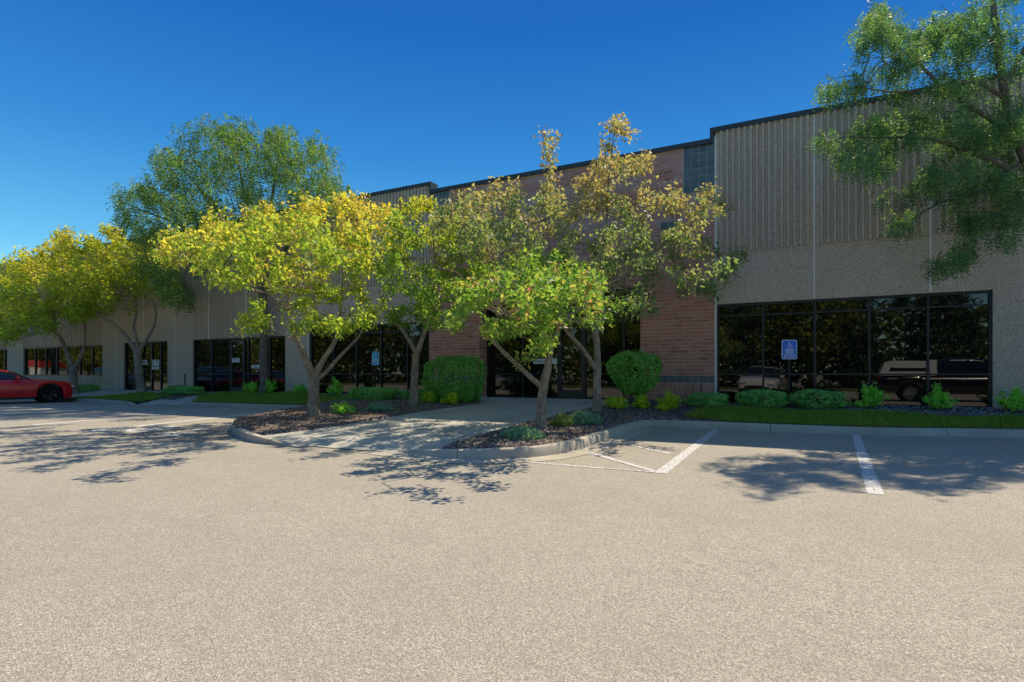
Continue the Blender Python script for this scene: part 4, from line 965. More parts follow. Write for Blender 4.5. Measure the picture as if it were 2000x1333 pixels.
grow_tree('yellowing tree with three curving limbs before the left door', b,
    [[(278, 767.5, .19), (272, 730, .165), (269, 700, .16), (268, 684, .16)],
     [(267, 690, .10), (256, 672, .09), (240, 650, .075), (222, 632, .06), (200, 620, .045), (170, 590, .03)],
     [(268, 690, .09), (266, 660, .075), (261, 640, .06), (266, 612, .045), (262, 570, .03)],
     [(269, 690, .10), (281, 671, .085), (293, 652, .07), (303, 628, .055), (303, 602, .045), (290, 575, .035), (270, 540, .02)]],
    [(205, 470, 45, 30), (160, 500, 55, 35), (255, 515, 60, 40), (300, 545, 45, 35), (220, 560, 70, 38), (170, 570, 55, 35), (285, 490, 30, 25, .7), (235, 610, 30, 10, .5), (320, 520, 30, 25, .7), (130, 465, 30, 18, .7), (180, 530, 80, 50), (120, 560, 50, 40, .8)],
    t, ['leaf_yellowing'], 25, 320, 13000, (.080, .042), .36, 2.1, CRAB, 'ornamental_tree')
b, t = ground_of(146, 768.5)
grow_tree('yellow green tree with a leaning Y trunk beside the red car', b,
    [[(145, 768.5, .20), (144, 740, .17), (142, 718, .17)],
     [(142, 722, .12), (134, 698, .11), (124, 672, .095), (113, 655, .08), (96, 645, .06), (66, 638, .04), (35, 630, .02)],
     [(142, 722, .10), (151, 711, .09), (159, 694, .075), (165, 670, .06), (165, 630, .05), (162, 590, .035), (150, 540, .02)],
     [(120, 668, .05), (108, 640, .045), (104, 605, .035), (95, 560, .02)]],
    [(50, 545, 50, 38), (110, 500, 45, 35), (30, 590, 50, 40), (95, 580, 70, 45), (150, 560, 50, 40), (60, 635, 60, 18), (130, 615, 50, 22), (30, 505, 30, 16, .7), (160, 610, 40, 14, .7), (10, 650, 30, 12, .7), (20, 640, 60, 28), (90, 640, 50, 16, .8), (60, 590, 80, 45)],
    t, ['leaf_yellowing'], 26, 320, 13000, (.080, .042), .38, 2.1, CRAB, 'ornamental_tree')
b = (-42.0, -2.2, .25); t = depth_of(b[0], b[1]) 
grow_tree('yellow green tree cut off at the left end of the row behind the red car', b,
    [[(-62, 765, .2), (-62, 730, .17), (-60, 700, .15)], [(-60, 712, .10), (-40, 680, .08), (-10, 650, .05), (10, 610, .03)], [(-60, 710, .1), (-80, 670, .08), (-90, 610, .04)]],
    [(-5, 560, 40, 35), (-60, 560, 70, 50), (10, 610, 35, 40), (-110, 590, 50, 40), (-50, 630, 70, 25), (5, 655, 25, 10)],
    t, ['leaf_yellowing'], 27, 180, 4500, (.095, .046), .42, 2.1, CRAB, 'ornamental_tree')
b, t = ground_of(516, 769.5)
grow_tree('tall dark green honey locust with one straight trunk rising above the roof on the lawn', b,
    [[(516, 769.5, .20), (516, 730, .18), (515, 690, .165), (516, 640, .155), (514, 590, .145), (512, 545, .135)],
     [(512, 560, .10), (490, 500, .085), (450, 440, .06), (390, 370, .04), (340, 310, .025)],
     [(512, 560, .10), (520, 480, .085), (530, 400, .065), (540, 330, .045), (545, 270, .025)],
     [(513, 550, .09), (560, 480, .075), (610, 400, .05), (640, 330, .03)],
     [(512, 550, .08), (450, 500, .06), (370, 450, .045), (300, 420, .03), (250, 400, .018)], [(490, 490, .06), (480, 400, .045), (465, 320, .03), (440, 260, .018)]],
    [(480, 262, 110, 30), (400, 250, 50, 20, .7), (560, 290, 85, 45), (625, 330, 45, 48), (345, 300, 50, 25), (430, 320, 90, 45), (330, 360, 75, 36), (530, 360, 90, 45), (400, 400, 90, 40), (260, 385, 50, 22), (285, 430, 65, 28), (640, 385, 48, 30), (560, 420, 80, 35), (470, 440, 80, 35), (330, 450, 70, 24), (335, 540, 45, 30, 1.2), (375, 578, 26, 9, 1.6), (310, 510, 40, 22, 1.0), (690, 390, 30, 16, .7), (420, 480, 50, 25, .6), (300, 500, 40, 22, .6), (232, 362, 22, 8, .5), (650, 440, 45, 30, .7)],
    t, ['leaf_locust'], 28, 560, 7800, (.066, .020, .34), .44, 3.0, 'honey locusts', 'honey_locust', frond=4, droop=.6, bark='bark_dark')
b = (5.35, -1.3, z_raised(5.35, -1.3)); t = 11.0
grow_tree('large honey locust whose feathery branches hang over the wall by the right window', b,
    [[(2171, 840, .15), (2140, 700, .135), (2090, 520, .12), (2030, 380, .105), (1985, 260, .085), (1960, 170, .07), (1948, 80, .058), (1940, 10, .045), (1935, -40, .02)],
     [(1985, 270, .06), (1930, 230, .05), (1860, 185, .042), (1810, 140, .03), (1775, 95, .014)],
     [(2020, 360, .06), (1950, 320, .05), (1880, 290, .042), (1800, 270, .034), (1720, 270, .018), (1650, 268, .007)],
     [(2030, 380, .05), (1960, 370, .045), (1890, 380, .035), (1830, 400, .026), (1780, 430, .016)],
     [(2050, 420, .05), (1980, 440, .04), (1920, 450, .03), (1890, 480, .02), (1870, 505, .01)],
     [(1960, 190, .04), (1900, 160, .034), (1820, 175, .026), (1740, 180, .016), (1680, 170, .007)],
     [(1948, 90, .045), (1905, 50, .03), (1860, 30, .012)], [(1962, 170, .05), (2010, 80, .04), (2060, 0, .03)]],
    [(1720, 45, 55, 50, 1.2), (1780, 85, 60, 50), (1850, 60, 60, 55), (1930, 60, 60, 60), (1700, 130, 45, 32, .8), (1650, 163, 58, 16, 1.3), (1790, 165, 70, 28, .6), (1880, 140, 60, 36, .7), (1720, 235, 45, 30), (1680, 285, 50, 30, 1.1), (1610, 268, 38, 11, 1.6), (1760, 255, 60, 40, 1.1), (1840, 240, 70, 40), (1930, 240, 60, 45), (1985, 200, 40, 40), (1720, 330, 35, 20, .6), (1850, 330, 60, 32, 1.1), (1940, 320, 60, 36, 1.1), (1820, 355, 40, 24), (1740, 370, 30, 10, .5), (1900, 400, 50, 40), (1790, 425, 45, 22, .8), (1940, 400, 40, 30, .9), (1870, 475, 36, 24, .9), (1845, 505, 22, 10, .7), (1985, 350, 40, 50), (1997, 430, 12, 14, .5), (1905, 440, 30, 18, .8), (2035, 250, 35, 130, .4), (2035, 60, 30, 70, .4), (1950, -25, 70, 20, .5)],
    t, ['leaf_locust_near'], 29, 420, 7200, (.034, .0115, .22), .19, 1.1, 'honey locusts', 'honey_locust', frond=5, droop=.75, bark='bark_dark')

# ================================================================== SHRUBS
def shrub(px, py, wpx, hpx, style, label, name='shrub', cat='shrub', group=None, seed=1):
    rng = np.random.default_rng(seed * 13 + 5); x, y = gr(px, py); y = min(y, -.5); t = depth_of(x, y); z0 = z_raised(x, y); k = t / FPX; w, h = wpx * k / 2, hpx * k
    e = empty(name, (x, y, z0)); tag(e, label, cat, group); d = max(w * .8, h * .5) if style != 'box' else min(w, .42); d = min(d, 1.1, max(.18, -y - .06)) if y > -1.3 else min(d, 1.1)
    S = dict(box=('leaf_boxwood', .026, .015, 5200), yew=('leaf_yew', .032, .017, 9000), std=('leaf_yew', .034, .018, 6500), leafy=('leaf_shrub', .034, .018, 1300), lime=('leaf_chartreuse', .028, .016, 1100), juniper=('needle_juniper', .040, .007, 2600), gold=('needle_golden', .036, .008, 1900), low=('leaf_shrub', .03, .016, 700))[style]
    mat, ll, lw, n = S; n = int(n * max(.5, min(2.2, (w * h) / .25))) if style in ('box', 'juniper', 'gold') else int(n * 1.35)
    if style == 'yew': n = 11000
    cz, hz = h * .5, h * .5; mb = MB(); stems = 7
    if style == 'std': cz, hz = h * .60, h * .41
    dirs = rand_dirs(n, rng); rr = rng.uniform(.55, 1.0, (n, 1)) ** .33
    if style in ('box', 'yew', 'std'): dirs = np.sign(dirs) * np.abs(dirs) ** .72
    P = dirs * rr; bump_ = 1 + .10 * np.sin(P[:, 0] * 5.3 + seed) * np.cos(P[:, 2] * 4.1 + seed) + .07 * np.sin(P[:, 1] * 9 + P[:, 0] * 7 + seed)
    if style in ('leafy', 'lime', 'low'): bump_ = bump_ + rng.normal(0, .12, n)
    P = P * bump_[:, None] * np.array([w, d, hz]) + np.array([0, 0, cz])
    if style == 'yew': P[:, 0] *= 1 + .0 * P[:, 2]; P[:, 2] = np.where(P[:, 2] > h * .96, h * .96 + (P[:, 2] - h * .96) * .3, P[:, 2])
    if style == 'std': P[:, :2] *= (.52 + .60 * np.clip((P[:, 2:3] - (cz - hz)) / (2 * hz), 0, 1) ** .6)
    if style in ('juniper', 'gold'): P[:, 2] = np.abs(P[:, 2] - cz * .2) * .9; P[:, 2] *= 1.15 - .5 * (P[:, 0] / w) ** 2
    if style in ('leafy', 'lime', 'low'):      # leaves carried along many separate shoots of unequal length
        ns = 30 if style != 'lime' else 40; sd_ = rand_dirs(ns, rng); sd_[:, 2] = np.abs(sd_[:, 2]) * 1.2 + .18; sd_ /= np.linalg.norm(sd_, axis=1, keepdims=True)
        T = sd_ * np.array([w * 1.05, d, h * 1.0]) * rng.uniform(.62, 1.18, (ns, 1)); q = rng.integers(0, ns, n); u_ = rng.uniform(.22, 1.0, (n, 1)) ** .8
        P = T[q] * u_ + np.array([0, 0, .03]) + rand_dirs(n, rng) * rng.uniform(.01, .075, (n, 1)); P[:, 2] += .06 * h * np.sin(u_[:, 0] * 3.1)
    P[:, 2] = np.maximum(P[:, 2], .02 + rng.random(n) * .04)
    nrm = P - np.array([0, 0, cz * .6]); nrm /= np.linalg.norm(nrm, axis=1, keepdims=True) + 1e-9; nrm = nrm + rand_dirs(n, rng) * .85; nrm /= np.linalg.norm(nrm, axis=1, keepdims=True)
    ax = rand_dirs(n, rng) + np.array([0, 0, .4]) if style not in ('juniper', 'gold') else rand_dirs(n, rng) * .55 + P / (np.linalg.norm(P, axis=1, keepdims=True) + 1e-9) + np.array([0, 0, .25])
    s = rng.uniform(.7, 1.3, n); V, F = leaf_quads(P, nrm, ax, ll * s, lw * s, .2)
    obj_of('foliage', np_mesh('foliage', V, F), M[mat], e)
    for i in range(stems + (6 if style in ('yew', 'std') else 0)):
        a = rng.uniform(0, 6.28); r_ = rng.uniform(.2, .75); top = (math.cos(a) * w * r_, math.sin(a) * d * r_, cz + hz * rng.uniform(-.1, .55)); b0 = (math.cos(a) * w * .1, math.sin(a) * d * .1, -.04)
        if style == 'std': b0 = (math.cos(a) * .1, math.sin(a) * .08, -.04)
        mid = (lerp(b0[0], top[0], .45) * .8, lerp(b0[1], top[1], .45) * .8, lerp(b0[2], top[2], .5)); r0 = .018 if style in ('yew', 'std') else .006
        mb.tube([b0, mid, top], [r0, r0 * .7, r0 * .35], 5)
    mb.build('stems', M['bark_dark'], e); return e
HG = 'clipped low hedges along the windows'
shrub(890, 785, 118, 91, 'yew', 'big clipped dark green shrub hiding the left brick pier', seed=1)
shrub(1240, 792, 102, 103, 'std', 'clipped vase shaped shrub on bare stems against the right brick pier', seed=2)
shrub(358, 769.5, 104, 17, 'box', 'long low clipped hedge left of the glass door with the small notice', 'hedge', 'hedge', HG, 3)
shrub(728, 781, 108, 24, 'box', 'low clipped hedge below the faded pale blue parking sign', 'hedge', 'hedge', HG, 4)
shrub(812, 780, 62, 19, 'box', 'low clipped hedge behind the V-forked crabapple trunk', 'hedge', 'hedge', HG, 5)
shrub(172, 764, 46, 13, 'box', 'small low hedge under the far left window beside the red car', 'hedge', 'hedge', HG, 6)
shrub(1382, 795, 76, 27, 'box', 'rounded low hedge at the corner of the brick pier and the right window', 'hedge', 'hedge', HG, 7)
shrub(1488, 796, 94, 34, 'box', 'clipped box hedge just left of the deep blue sign post', 'hedge', 'hedge', HG, 8)
shrub(1597, 798, 98, 36, 'box', 'clipped box hedge just right of the deep blue sign post', 'hedge', 'hedge', HG, 9)
LG = 'loose leafy shrubs in the beds'
shrub(495, 768, 32, 23, 'leafy', 'small leafy shrub left of the tall locust trunk', group=LG, seed=10)
shrub(535, 767, 24, 21, 'leafy', 'small leafy shrub just right of the tall locust trunk', group=LG, seed=11)
shrub(571, 767.5, 36, 23, 'leafy', 'leafy shrub before the plain pier between door and middle window', group=LG, seed=12)
shrub(622, 769, 34, 18, 'leafy', 'leafy shrub behind the golden crabapple trunk', group=LG, seed=13)
shrub(656, 774, 38, 32, 'leafy', 'upright leafy shrub at the left end of the hedge under the middle window', group=LG, seed=14)
shrub(1695, 797, 64, 43, 'leafy', 'leafy shrub right of the clipped hedges below the right window', group=LG, seed=15)
shrub(1827, 798, 50, 50, 'leafy', 'open upright leafy shrub in front of the reflected pickup', group=LG, seed=16)
shrub(1958, 799, 72, 46, 'leafy', 'leafy shrub at the right end of the right window', group=LG, seed=17)
CG = 'bright chartreuse shrubs in the mulch'
shrub(838, 788, 34, 18, 'lime', 'small chartreuse shrub left of the garden spotlight', group=CG, seed=18)
shrub(881, 791, 42, 20, 'lime', 'small chartreuse shrub right of the garden spotlight', group=CG, seed=19)
shrub(1202, 800, 48, 21, 'lime', 'low chartreuse shrub beside the tall bronze tree trunk', group=CG, seed=20)
shrub(1252, 800, 36, 25, 'lime', 'chartreuse shrub at the foot of the vase shaped shrub', group=CG, seed=21)
shrub(1308, 805, 57, 36, 'lime', 'largest chartreuse shrub before the right brick pier', group=CG, seed=22)
JG = 'spreading junipers in the mulch beds'
shrub(1020, 859, 88, 28, 'juniper', 'blue green juniper spreading at the foot of the low green crabapple', 'juniper', 'juniper', JG, 23)
shrub(1140, 829, 76, 29, 'juniper', 'blue green juniper beside the tall bronze tree on the right island', 'juniper', 'juniper', JG, 24)
shrub(1098, 833, 46, 27, 'gold', 'golden juniper between the blue green junipers on the right island', 'juniper', 'juniper', JG, 25)
shrub(742, 804, 58, 19, 'juniper', 'flat juniper in the left bed beside the lawn end', 'juniper', 'juniper', JG, 26)
shrub(670, 809, 54, 17, 'low', 'low pale leafy ground plant right of the golden crabapple trunk', group=LG, seed=27)

# ================================================================== CARS
simple('paint_red', (0.80, 0.014, 0.018), 0.25, 0.4, coat=0.5); simple('paint_black', (0.008, 0.008, 0.009), 0.2, 0.5, coat=1.0); simple('paint_silver', (0.45, 0.46, 0.47), 0.28, 0.5, 0.5, coat=1.0)
simple('paint_maroon', (0.10, 0.008, 0.012), 0.22, 0.5, coat=1.0); simple('paint_slate', (0.03, 0.045, 0.06), 0.22, 0.5, coat=1.0); simple('paint_white', (0.7, 0.7, 0.68), 0.3, 0.5, coat=1.0)
simple('tyre_rubber', (0.015, 0.015, 0.015), 0.85, 0.2); simple('rim_dark', (0.03, 0.03, 0.032), 0.3, 0.5, 0.8); simple('rim_silver', (0.5, 0.5, 0.5), 0.3, 0.5, 0.9); simple('trim_black', (0.012, 0.012, 0.012), 0.5, 0.4)
simple('tail_red', (0.35, 0.01, 0.01), 0.2, 0.5); simple('lamp_clear', (0.6, 0.6, 0.6), 0.1, 0.5); simple('caliper_red', (0.5, 0.02, 0.02), 0.4, 0.4); simple('chrome', (0.6, 0.6, 0.6), 0.15, 0.5, 1.0)
m = Mat('car_glass', 0.03, 0.5); m.col((0.012, 0.022, 0.022)); m.b.inputs['IOR'].default_value = 1.55; M['car_glass'] = m.m
def interp(tab, x):
    return float(np.interp(x, [p[0] for p in tab], [p[1] for p in tab]))
def make_car(name, label, cat, loc, rz, spec, group=None):
    """spec: L length, W width, wheel radius/positions, hood: (x, z) shoulder line of the lower body, roof: (x, z) line of the cabin, tops; x runs from tail (0) to nose (L)."""
    e = empty(name, loc, rz); tag(e, label, cat, group); L, W = spec['L'], spec['W'] / 2; wr, ws = spec['wr'], spec['wheels']; cx = L / 2
    xs = sorted(set(np.round(np.concatenate([np.arange(0, L + .001, .06), *[np.arange(w - wr - .14, w + wr + .14, .025) for w in ws]]), 3))); xs = [x for x in xs if 0 <= x <= L]
    mb = MB(); rings = []
    for x in xs:
        zt = interp(spec['hood'], x); zb = interp(spec['sill'], x); hw = W * interp(spec['plan'], x)
        for w in ws:
            if abs(x - w) < wr + .075: zb = max(zb, wr + math.sqrt(max(0, (wr + .075) ** 2 - (x - w) ** 2)) - .0)
        zb = min(zb, zt - .08); zm = lerp(zb, zt, .5); crown = spec.get('crown', .05); zc = lerp(zb, zt, .72)
        half = [(0, zb + .02), (hw * .80, zb + .01), (hw * .955, zb), (hw * .99, lerp(zb, zt, .18)), (hw, zm), (hw * .995, zc), (hw * .955, lerp(zb, zt, .93)), (hw * .90, zt - .004), (hw * .6, zt + crown * .75), (0, zt + crown)]
        ring = half + [(-y, z) for y, z in reversed(half[1:-1])]; rings.append(len(mb.v)); mb.v += [(x - cx, y, z) for y, z in ring]; n = len(ring)
    for a, b in zip(rings[:-1], rings[1:]):
        for k in range(n): mb.f.append((a + k, a + (k + 1) % n, b + (k + 1) % n, b + k))
    mb.f.append(tuple(reversed(range(n)))); mb.f.append(tuple(range(rings[-1], rings[-1] + n)))
    o = mb.build('body', M[spec['paint']], e, smooth=True); bm = bmesh.new(); bm.from_mesh(o.data); bmesh.ops.recalc_face_normals(bm, faces=bm.faces); bm.to_mesh(o.data); bm.free()
    md = o.modifiers.new('edge', 'EDGE_SPLIT'); md.split_angle = R(38)
    # cabin: glass shell, painted roof and pillars over it
    rf = spec['roof']; belt = lambda x: interp(spec['hood'], x) + .004; gx = np.arange(rf[0][0], rf[-1][0] + .001, .05); iw = spec.get('inset', .16)
    def shell(x, zfrac, out=0.0):
        zr = interp(rf, x); zb = belt(x); z = lerp(zb, zr, zfrac); hw = W * interp(spec['plan'], x) * (.90 - iw * zfrac ** 1.3 * min(1, (zr - zb) / .25)) + out; return (x - cx, hw, z)
    mb = MB(); rings = []; fr = [0, .25, .5, .75, .93]
    for x in gx:
        P = [shell(x, f) for f in fr]; zr = interp(rf, x); top = [(x - cx, P[-1][1] * .8, zr - .004), (x - cx, 0, zr + .012)]; ring = P + top; ring += [(a, -b_, c) for a, b_, c in reversed(ring[:-1])]; rings.append(len(mb.v)); mb.v += ring; n = len(ring)
    for a, b in zip(rings[:-1], rings[1:]):
        for k in range(n - 1): mb.f.append((a + k, b + k, b + k + 1, a + k + 1))
    mb.build('glasshouse', M['car_glass'], e, smooth=True)
    r0, r1 = spec['roof_panel']; mb = MB(); rings = []
    for x in np.arange(r0, r1 + .001, .06):
        P = [shell(x, .80, .008), shell(x, .93, .008)]; zr = interp(rf, x); ring = P + [(x - cx, P[-1][1] * .8, zr + .006), (x - cx, 0, zr + .022)]; ring += [(a, -b_, c) for a, b_, c in reversed(ring[:-1])]; rings.append(len(mb.v)); mb.v += ring; n = len(ring)
    for a, b in zip(rings[:-1], rings[1:]):
        for k in range(n - 1): mb.f.append((a + k, b + k, b + k + 1, a + k + 1))
    mb.build('roof', M[spec.get('roof_paint', spec['paint'])], e, smooth=True)
    mb = MB()
    for (xb, xt, wd) in spec['pillars']:
        for sg in (1, -1):
            for q in range(6):
                f0, f1 = q / 6 * .86, (q + 1) / 6 * .86; a = [shell(lerp(xb, xt, f0) + dx, f0, .009) for dx in (-wd / 2, wd / 2)]; b_ = [shell(lerp(xb, xt, f1) + dx, f1, .009) for dx in (-wd / 2, wd / 2)]
                mb.poly([(p[0], p[1] * sg, p[2]) for p in (a[0], a[1], b_[1], b_[0])])
    mb.build('pillars', M[spec.get('roof_paint', spec['paint'])], e)
    for w in ws:                                   # wheels
        for sg in (1, -1):
            c = (w - cx, sg * (W - .12), wr); s = sg; wob = MB().lathe([(wr * .66, -.11 * s), (wr * .92, -.115 * s), (wr, -.07 * s), (wr, .07 * s), (wr * .93, .112 * s), (wr * .72, .115 * s), (wr * .70, .06 * s)], c, 'y', 32).build('wheel', M['tyre_rubber'], e, smooth=True)
            rm = MB().lathe([(wr * .72, .114 * s), (wr * .70, .10 * s), (wr * .68, .02 * s), (0.0, .0 * s)], c, 'y', 32)
            ns = spec.get('spokes', 5)
            for k in range(ns):
                a = 2 * math.pi * k / ns + .3
                for da in ((-.14, .14) if spec.get('twin') else (0,)):
                    p0 = (c[0] + math.cos(a) * wr * .10, c[1] + .085 * s, c[2] + math.sin(a) * wr * .10); p1 = (c[0] + math.cos(a + da) * wr * .70, c[1] + .108 * s, c[2] + math.sin(a + da) * wr * .70); rm.tube([p0, p1], [wr * .075, wr * .055], 6)
            rm.lathe([(wr * .15, .07 * s), (wr * .15, .105 * s), (0, .112 * s)], c, 'y', 14); r_ = rm.build('rim', M[spec.get('rim', 'rim_silver')], wob)
            if spec.get('caliper'): MB().box(c[0] - wr * .52, c[0] - wr * .34, c[1] + .03 * s - .02, c[1] + .03 * s + .02, c[2] - wr * .2, c[2] + wr * .22).build('caliper', M['caliper_red'], wob)
            MB().lathe([(0.0, -.02), (wr + .05, -.02), (wr + .05, .02), (0, .02)], (c[0], c[1] - sg * .14, c[2] + .02), 'y', 20).build('wheel_well', M['trim_black'], e)
    for sg in (1, -1):                             # lamps, mirrors, handles, door seams
        hz = interp(spec['hood'], L - .12) - .13; y = sg * W * interp(spec['plan'], L - .07) * .80
        MB().box(L - cx - .10, L - cx + .012, y - .15, y + .15, hz - .05, hz + .05).build('headlight', M['lamp_clear'], e, bevel=.02)
        tz = spec.get('tail_z', interp(spec['hood'], .1) - .14); MB().box(-cx - .012, -cx + .09, sg * W * .72 - .12, sg * W * .72 + .14, tz - spec.get('tail_h', .06), tz + spec.get('tail_h', .06)).build('tail_light', M['tail_red'], e, bevel=.015)
        mx = spec['mirror']; mz = belt(mx) + .075; my = W * .93 * sg
        mm = MB(); mm.box(mx - cx - .07, mx - cx + .08, min(my, my + sg * .20), max(my, my + sg * .20), mz - .06, mz + .065); mm.build('mirror', M[spec['paint']], e, bevel=.03)
        dm = MB(); sy = W * 1.0 * sg
        for dx in spec['doors']:
            zt_, zb_ = belt(dx) - .02, interp(spec['sill'], dx) + .05; dm.tube([(dx - cx, sy * .965, zt_), (dx - cx, sy * 1.002, lerp(zb_, zt_, .5)), (dx - cx, sy * .995, zb_)], .006, 5)
        dm.build('door_seam', M['trim_black'], e)
        for dx in spec['handles']: MB().box(dx - cx - .09, dx - cx + .09, sy * .985 - .02, sy * .985 + .02, belt(dx) - .17, belt(dx) - .135).build('handle', M[spec['paint']], e, bevel=.008)
        a, b = ws[0] + wr + .1, ws[1] - wr - .1; MB().box(a - cx, b - cx, sy * .96 - .02, sy * .96 + .02, spec['sill'][2][1] - .07, spec['sill'][2][1] + .015).build('side_skirt', M['trim_black'], e, bevel=.01)
    MB().box(L - cx - .16, L - cx + .006, -W * .55, W * .55, .40, .54).build('grille', M['trim_black'], e, bevel=.02)
    MB().box(L - cx - .30, L - cx + .035, -W * .82, W * .82, .13, .175).build('splitter', M['trim_black'], e, bevel=.01)
    return e
RED = dict(L=4.84, W=1.92, wr=.365, wheels=(1.06, 4.03), paint='paint_red', rim='rim_dark', spokes=5, twin=True, caliper=True, crown=.035, inset=.20,
    hood=[(0, .86), (.1, .98), (.9, 1.0), (1.6, .985), (3.2, .965), (3.7, .955), (4.3, .91), (4.6, .86), (4.78, .80), (4.84, .68)], sill=[(0, .42), (.25, .28), (.6, .24), (4.4, .22), (4.7, .19), (4.84, .30)],
    plan=[(0, .88), (.2, .95), (.9, 1.0), (4.1, 1.0), (4.55, .95), (4.75, .86), (4.84, .78)], roof=[(.55, 1.0), (1.1, 1.24), (1.7, 1.385), (2.2, 1.41), (2.55, 1.39), (2.95, 1.27), (3.45, .985)], roof_panel=(1.25, 2.75), pillars=((.85, 1.35, .42), (3.38, 2.72, .09)), mirror=2.98, doors=(1.75, 3.12), handles=(2.0,))
hd = R(76)
wx, wy = g(104, 787); 
# front wheel outer face stands at (wx, wy); the car runs back along its heading
off = Vector((math.cos(hd), math.sin(hd))) * (2.42 - 4.03) + Vector((-math.sin(hd), math.cos(hd))) * .84
make_car('parked_car', 'red two door coupe with dark wheels parked nose to the kerb', 'car', (wx + off.x - .12, wy + off.y - .06, .0), hd, RED)
SUVS = dict(L=4.6, W=1.85, wr=.35, wheels=(.85, 3.65), paint='paint_slate', spokes=5, hood=[(0, .95), (.1, 1.02), (3.2, 1.05), (3.6, 1.03), (4.3, .93), (4.52, .83), (4.6, .7)], sill=[(0, .5), (.25, .34), (.6, .3), (4.2, .3), (4.6, .42)],
    plan=[(0, .9), (.3, .98), (1, 1), (3.9, 1), (4.4, .9), (4.6, .76)], roof=[(.05, 1.03), (.45, 1.5), (.8, 1.64), (1.8, 1.68), (2.5, 1.62), (3.5, 1.06)], roof_panel=(.5, 2.55), pillars=((.3, .6, .3), (1.1, 1.2, .14), (2.1, 2.1, .09), (3.45, 2.6, .10)), mirror=3.05, doors=(1.2, 2.1, 3.2), handles=(1.4, 2.35), tail_z=1.0, tail_h=.16, inset=.16)
SEDAN = dict(SUVS, L=4.8, paint='paint_maroon', wheels=(.95, 3.85), wr=.33, hood=[(0, .85), (.1, .98), (.7, .99), (3.5, .95), (3.8, .94), (4.5, .83), (4.72, .72), (4.8, .6)], roof=[(.5, .99), (1.2, 1.28), (1.7, 1.42), (2.3, 1.44), (2.8, 1.36), (3.7, .95)], roof_panel=(1.25, 2.8), pillars=((.75, 1.2, .2), (2.2, 2.2, .08), (3.6, 2.9, .09)), mirror=3.2, tail_z=.86, tail_h=.07, plan=[(0, .86), (.3, .96), (1, 1), (4.0, 1), (4.6, .88), (4.8, .72)], sill=[(0, .46), (.25, .3), (.6, .24), (4.4, .22), (4.8, .36)])
RC = 'parked cars mirrored in the windows'
make_car('suv', 'dark slate suv mirrored in the glass beside the small door notice', 'car', (-36.5, -9.4, 0), R(8), SUVS, RC)
make_car('sedan', 'maroon sedan mirrored in the glass behind the tall locust trunk', 'car', (-31.2, -9.9, 0), R(8), SEDAN, RC)
make_car('suv', 'slate suv mirrored in the far left window', 'car', (-43.5, -6.4, 0), R(10), SUVS, RC)
make_car('suv', 'silver suv mirrored in the left entrance glass', 'car', (-23.5, -25.5, 0), R(20), dict(SUVS, paint='paint_silver'), RC)
make_car('suv', 'white suv mirrored low in the right window behind the clipped hedge', 'car', (-2.3, -19.6, 0), R(95), dict(SUVS, paint='paint_white'), RC)
TRUCK = dict(SUVS, L=5.8, W=1.98, wr=.39, wheels=(1.15, 4.75), paint='paint_black', hood=[(0, 1.05), (.1, 1.12), (4.3, 1.14), (4.7, 1.13), (5.4, 1.05), (5.7, .95), (5.8, .8)], sill=[(0, .6), (.3, .45), (.7, .42), (5.2, .42), (5.8, .5)], plan=[(0, .96), (.3, 1), (5.3, 1), (5.65, .93), (5.8, .82)],
    roof=[(2.15, 1.14), (2.25, 1.75), (2.6, 1.86), (3.4, 1.87), (3.8, 1.8), (4.6, 1.15)], roof_panel=(2.3, 3.85), pillars=((2.25, 2.35, .2), (3.25, 3.25, .1), (4.5, 3.9, .12)), mirror=4.15, doors=(2.4, 3.25, 4.3), handles=(2.6, 3.45), tail_z=.98, tail_h=.17, spokes=6)
tk = make_car('pickup_truck', 'black pickup with a white topper mirrored in the right window', 'truck', (5.75, -15.4, 0), R(3), TRUCK, RC)
tp = MB(); st = [(-2.86, 1.16, 1.17), (-2.80, 1.25, 1.4), (-2.6, 1.72, 1.74), (-2.3, 1.80, 1.82), (-.72, 1.80, 1.83)]
V0 = len(tp.v)
for x_, ze, zc_ in st: tp.v += [(x_, -.93, 1.17), (x_, -.86, ze - .06), (x_, -.72, ze), (x_, 0, zc_), (x_, .72, ze), (x_, .86, ze - .06), (x_, .93, 1.17)]
for i in range(len(st) - 1):
    for k in range(6): tp.f.append((i * 7 + k, i * 7 + k + 1, (i + 1) * 7 + k + 1, (i + 1) * 7 + k))
tp.f.append(tuple(range(28, 35))); tp.f.append(tuple(reversed(range(7)))); top_ = tp.build('topper', M['paint_white'], tk)
for sg in (-1, 1): MB().poly([(-2.45, sg * .915, 1.32), (-.95, sg * .915, 1.32), (-1.1, sg * .872, 1.62), (-2.3, sg * .872, 1.62)]).build('topper_window', M['car_glass'], top_)

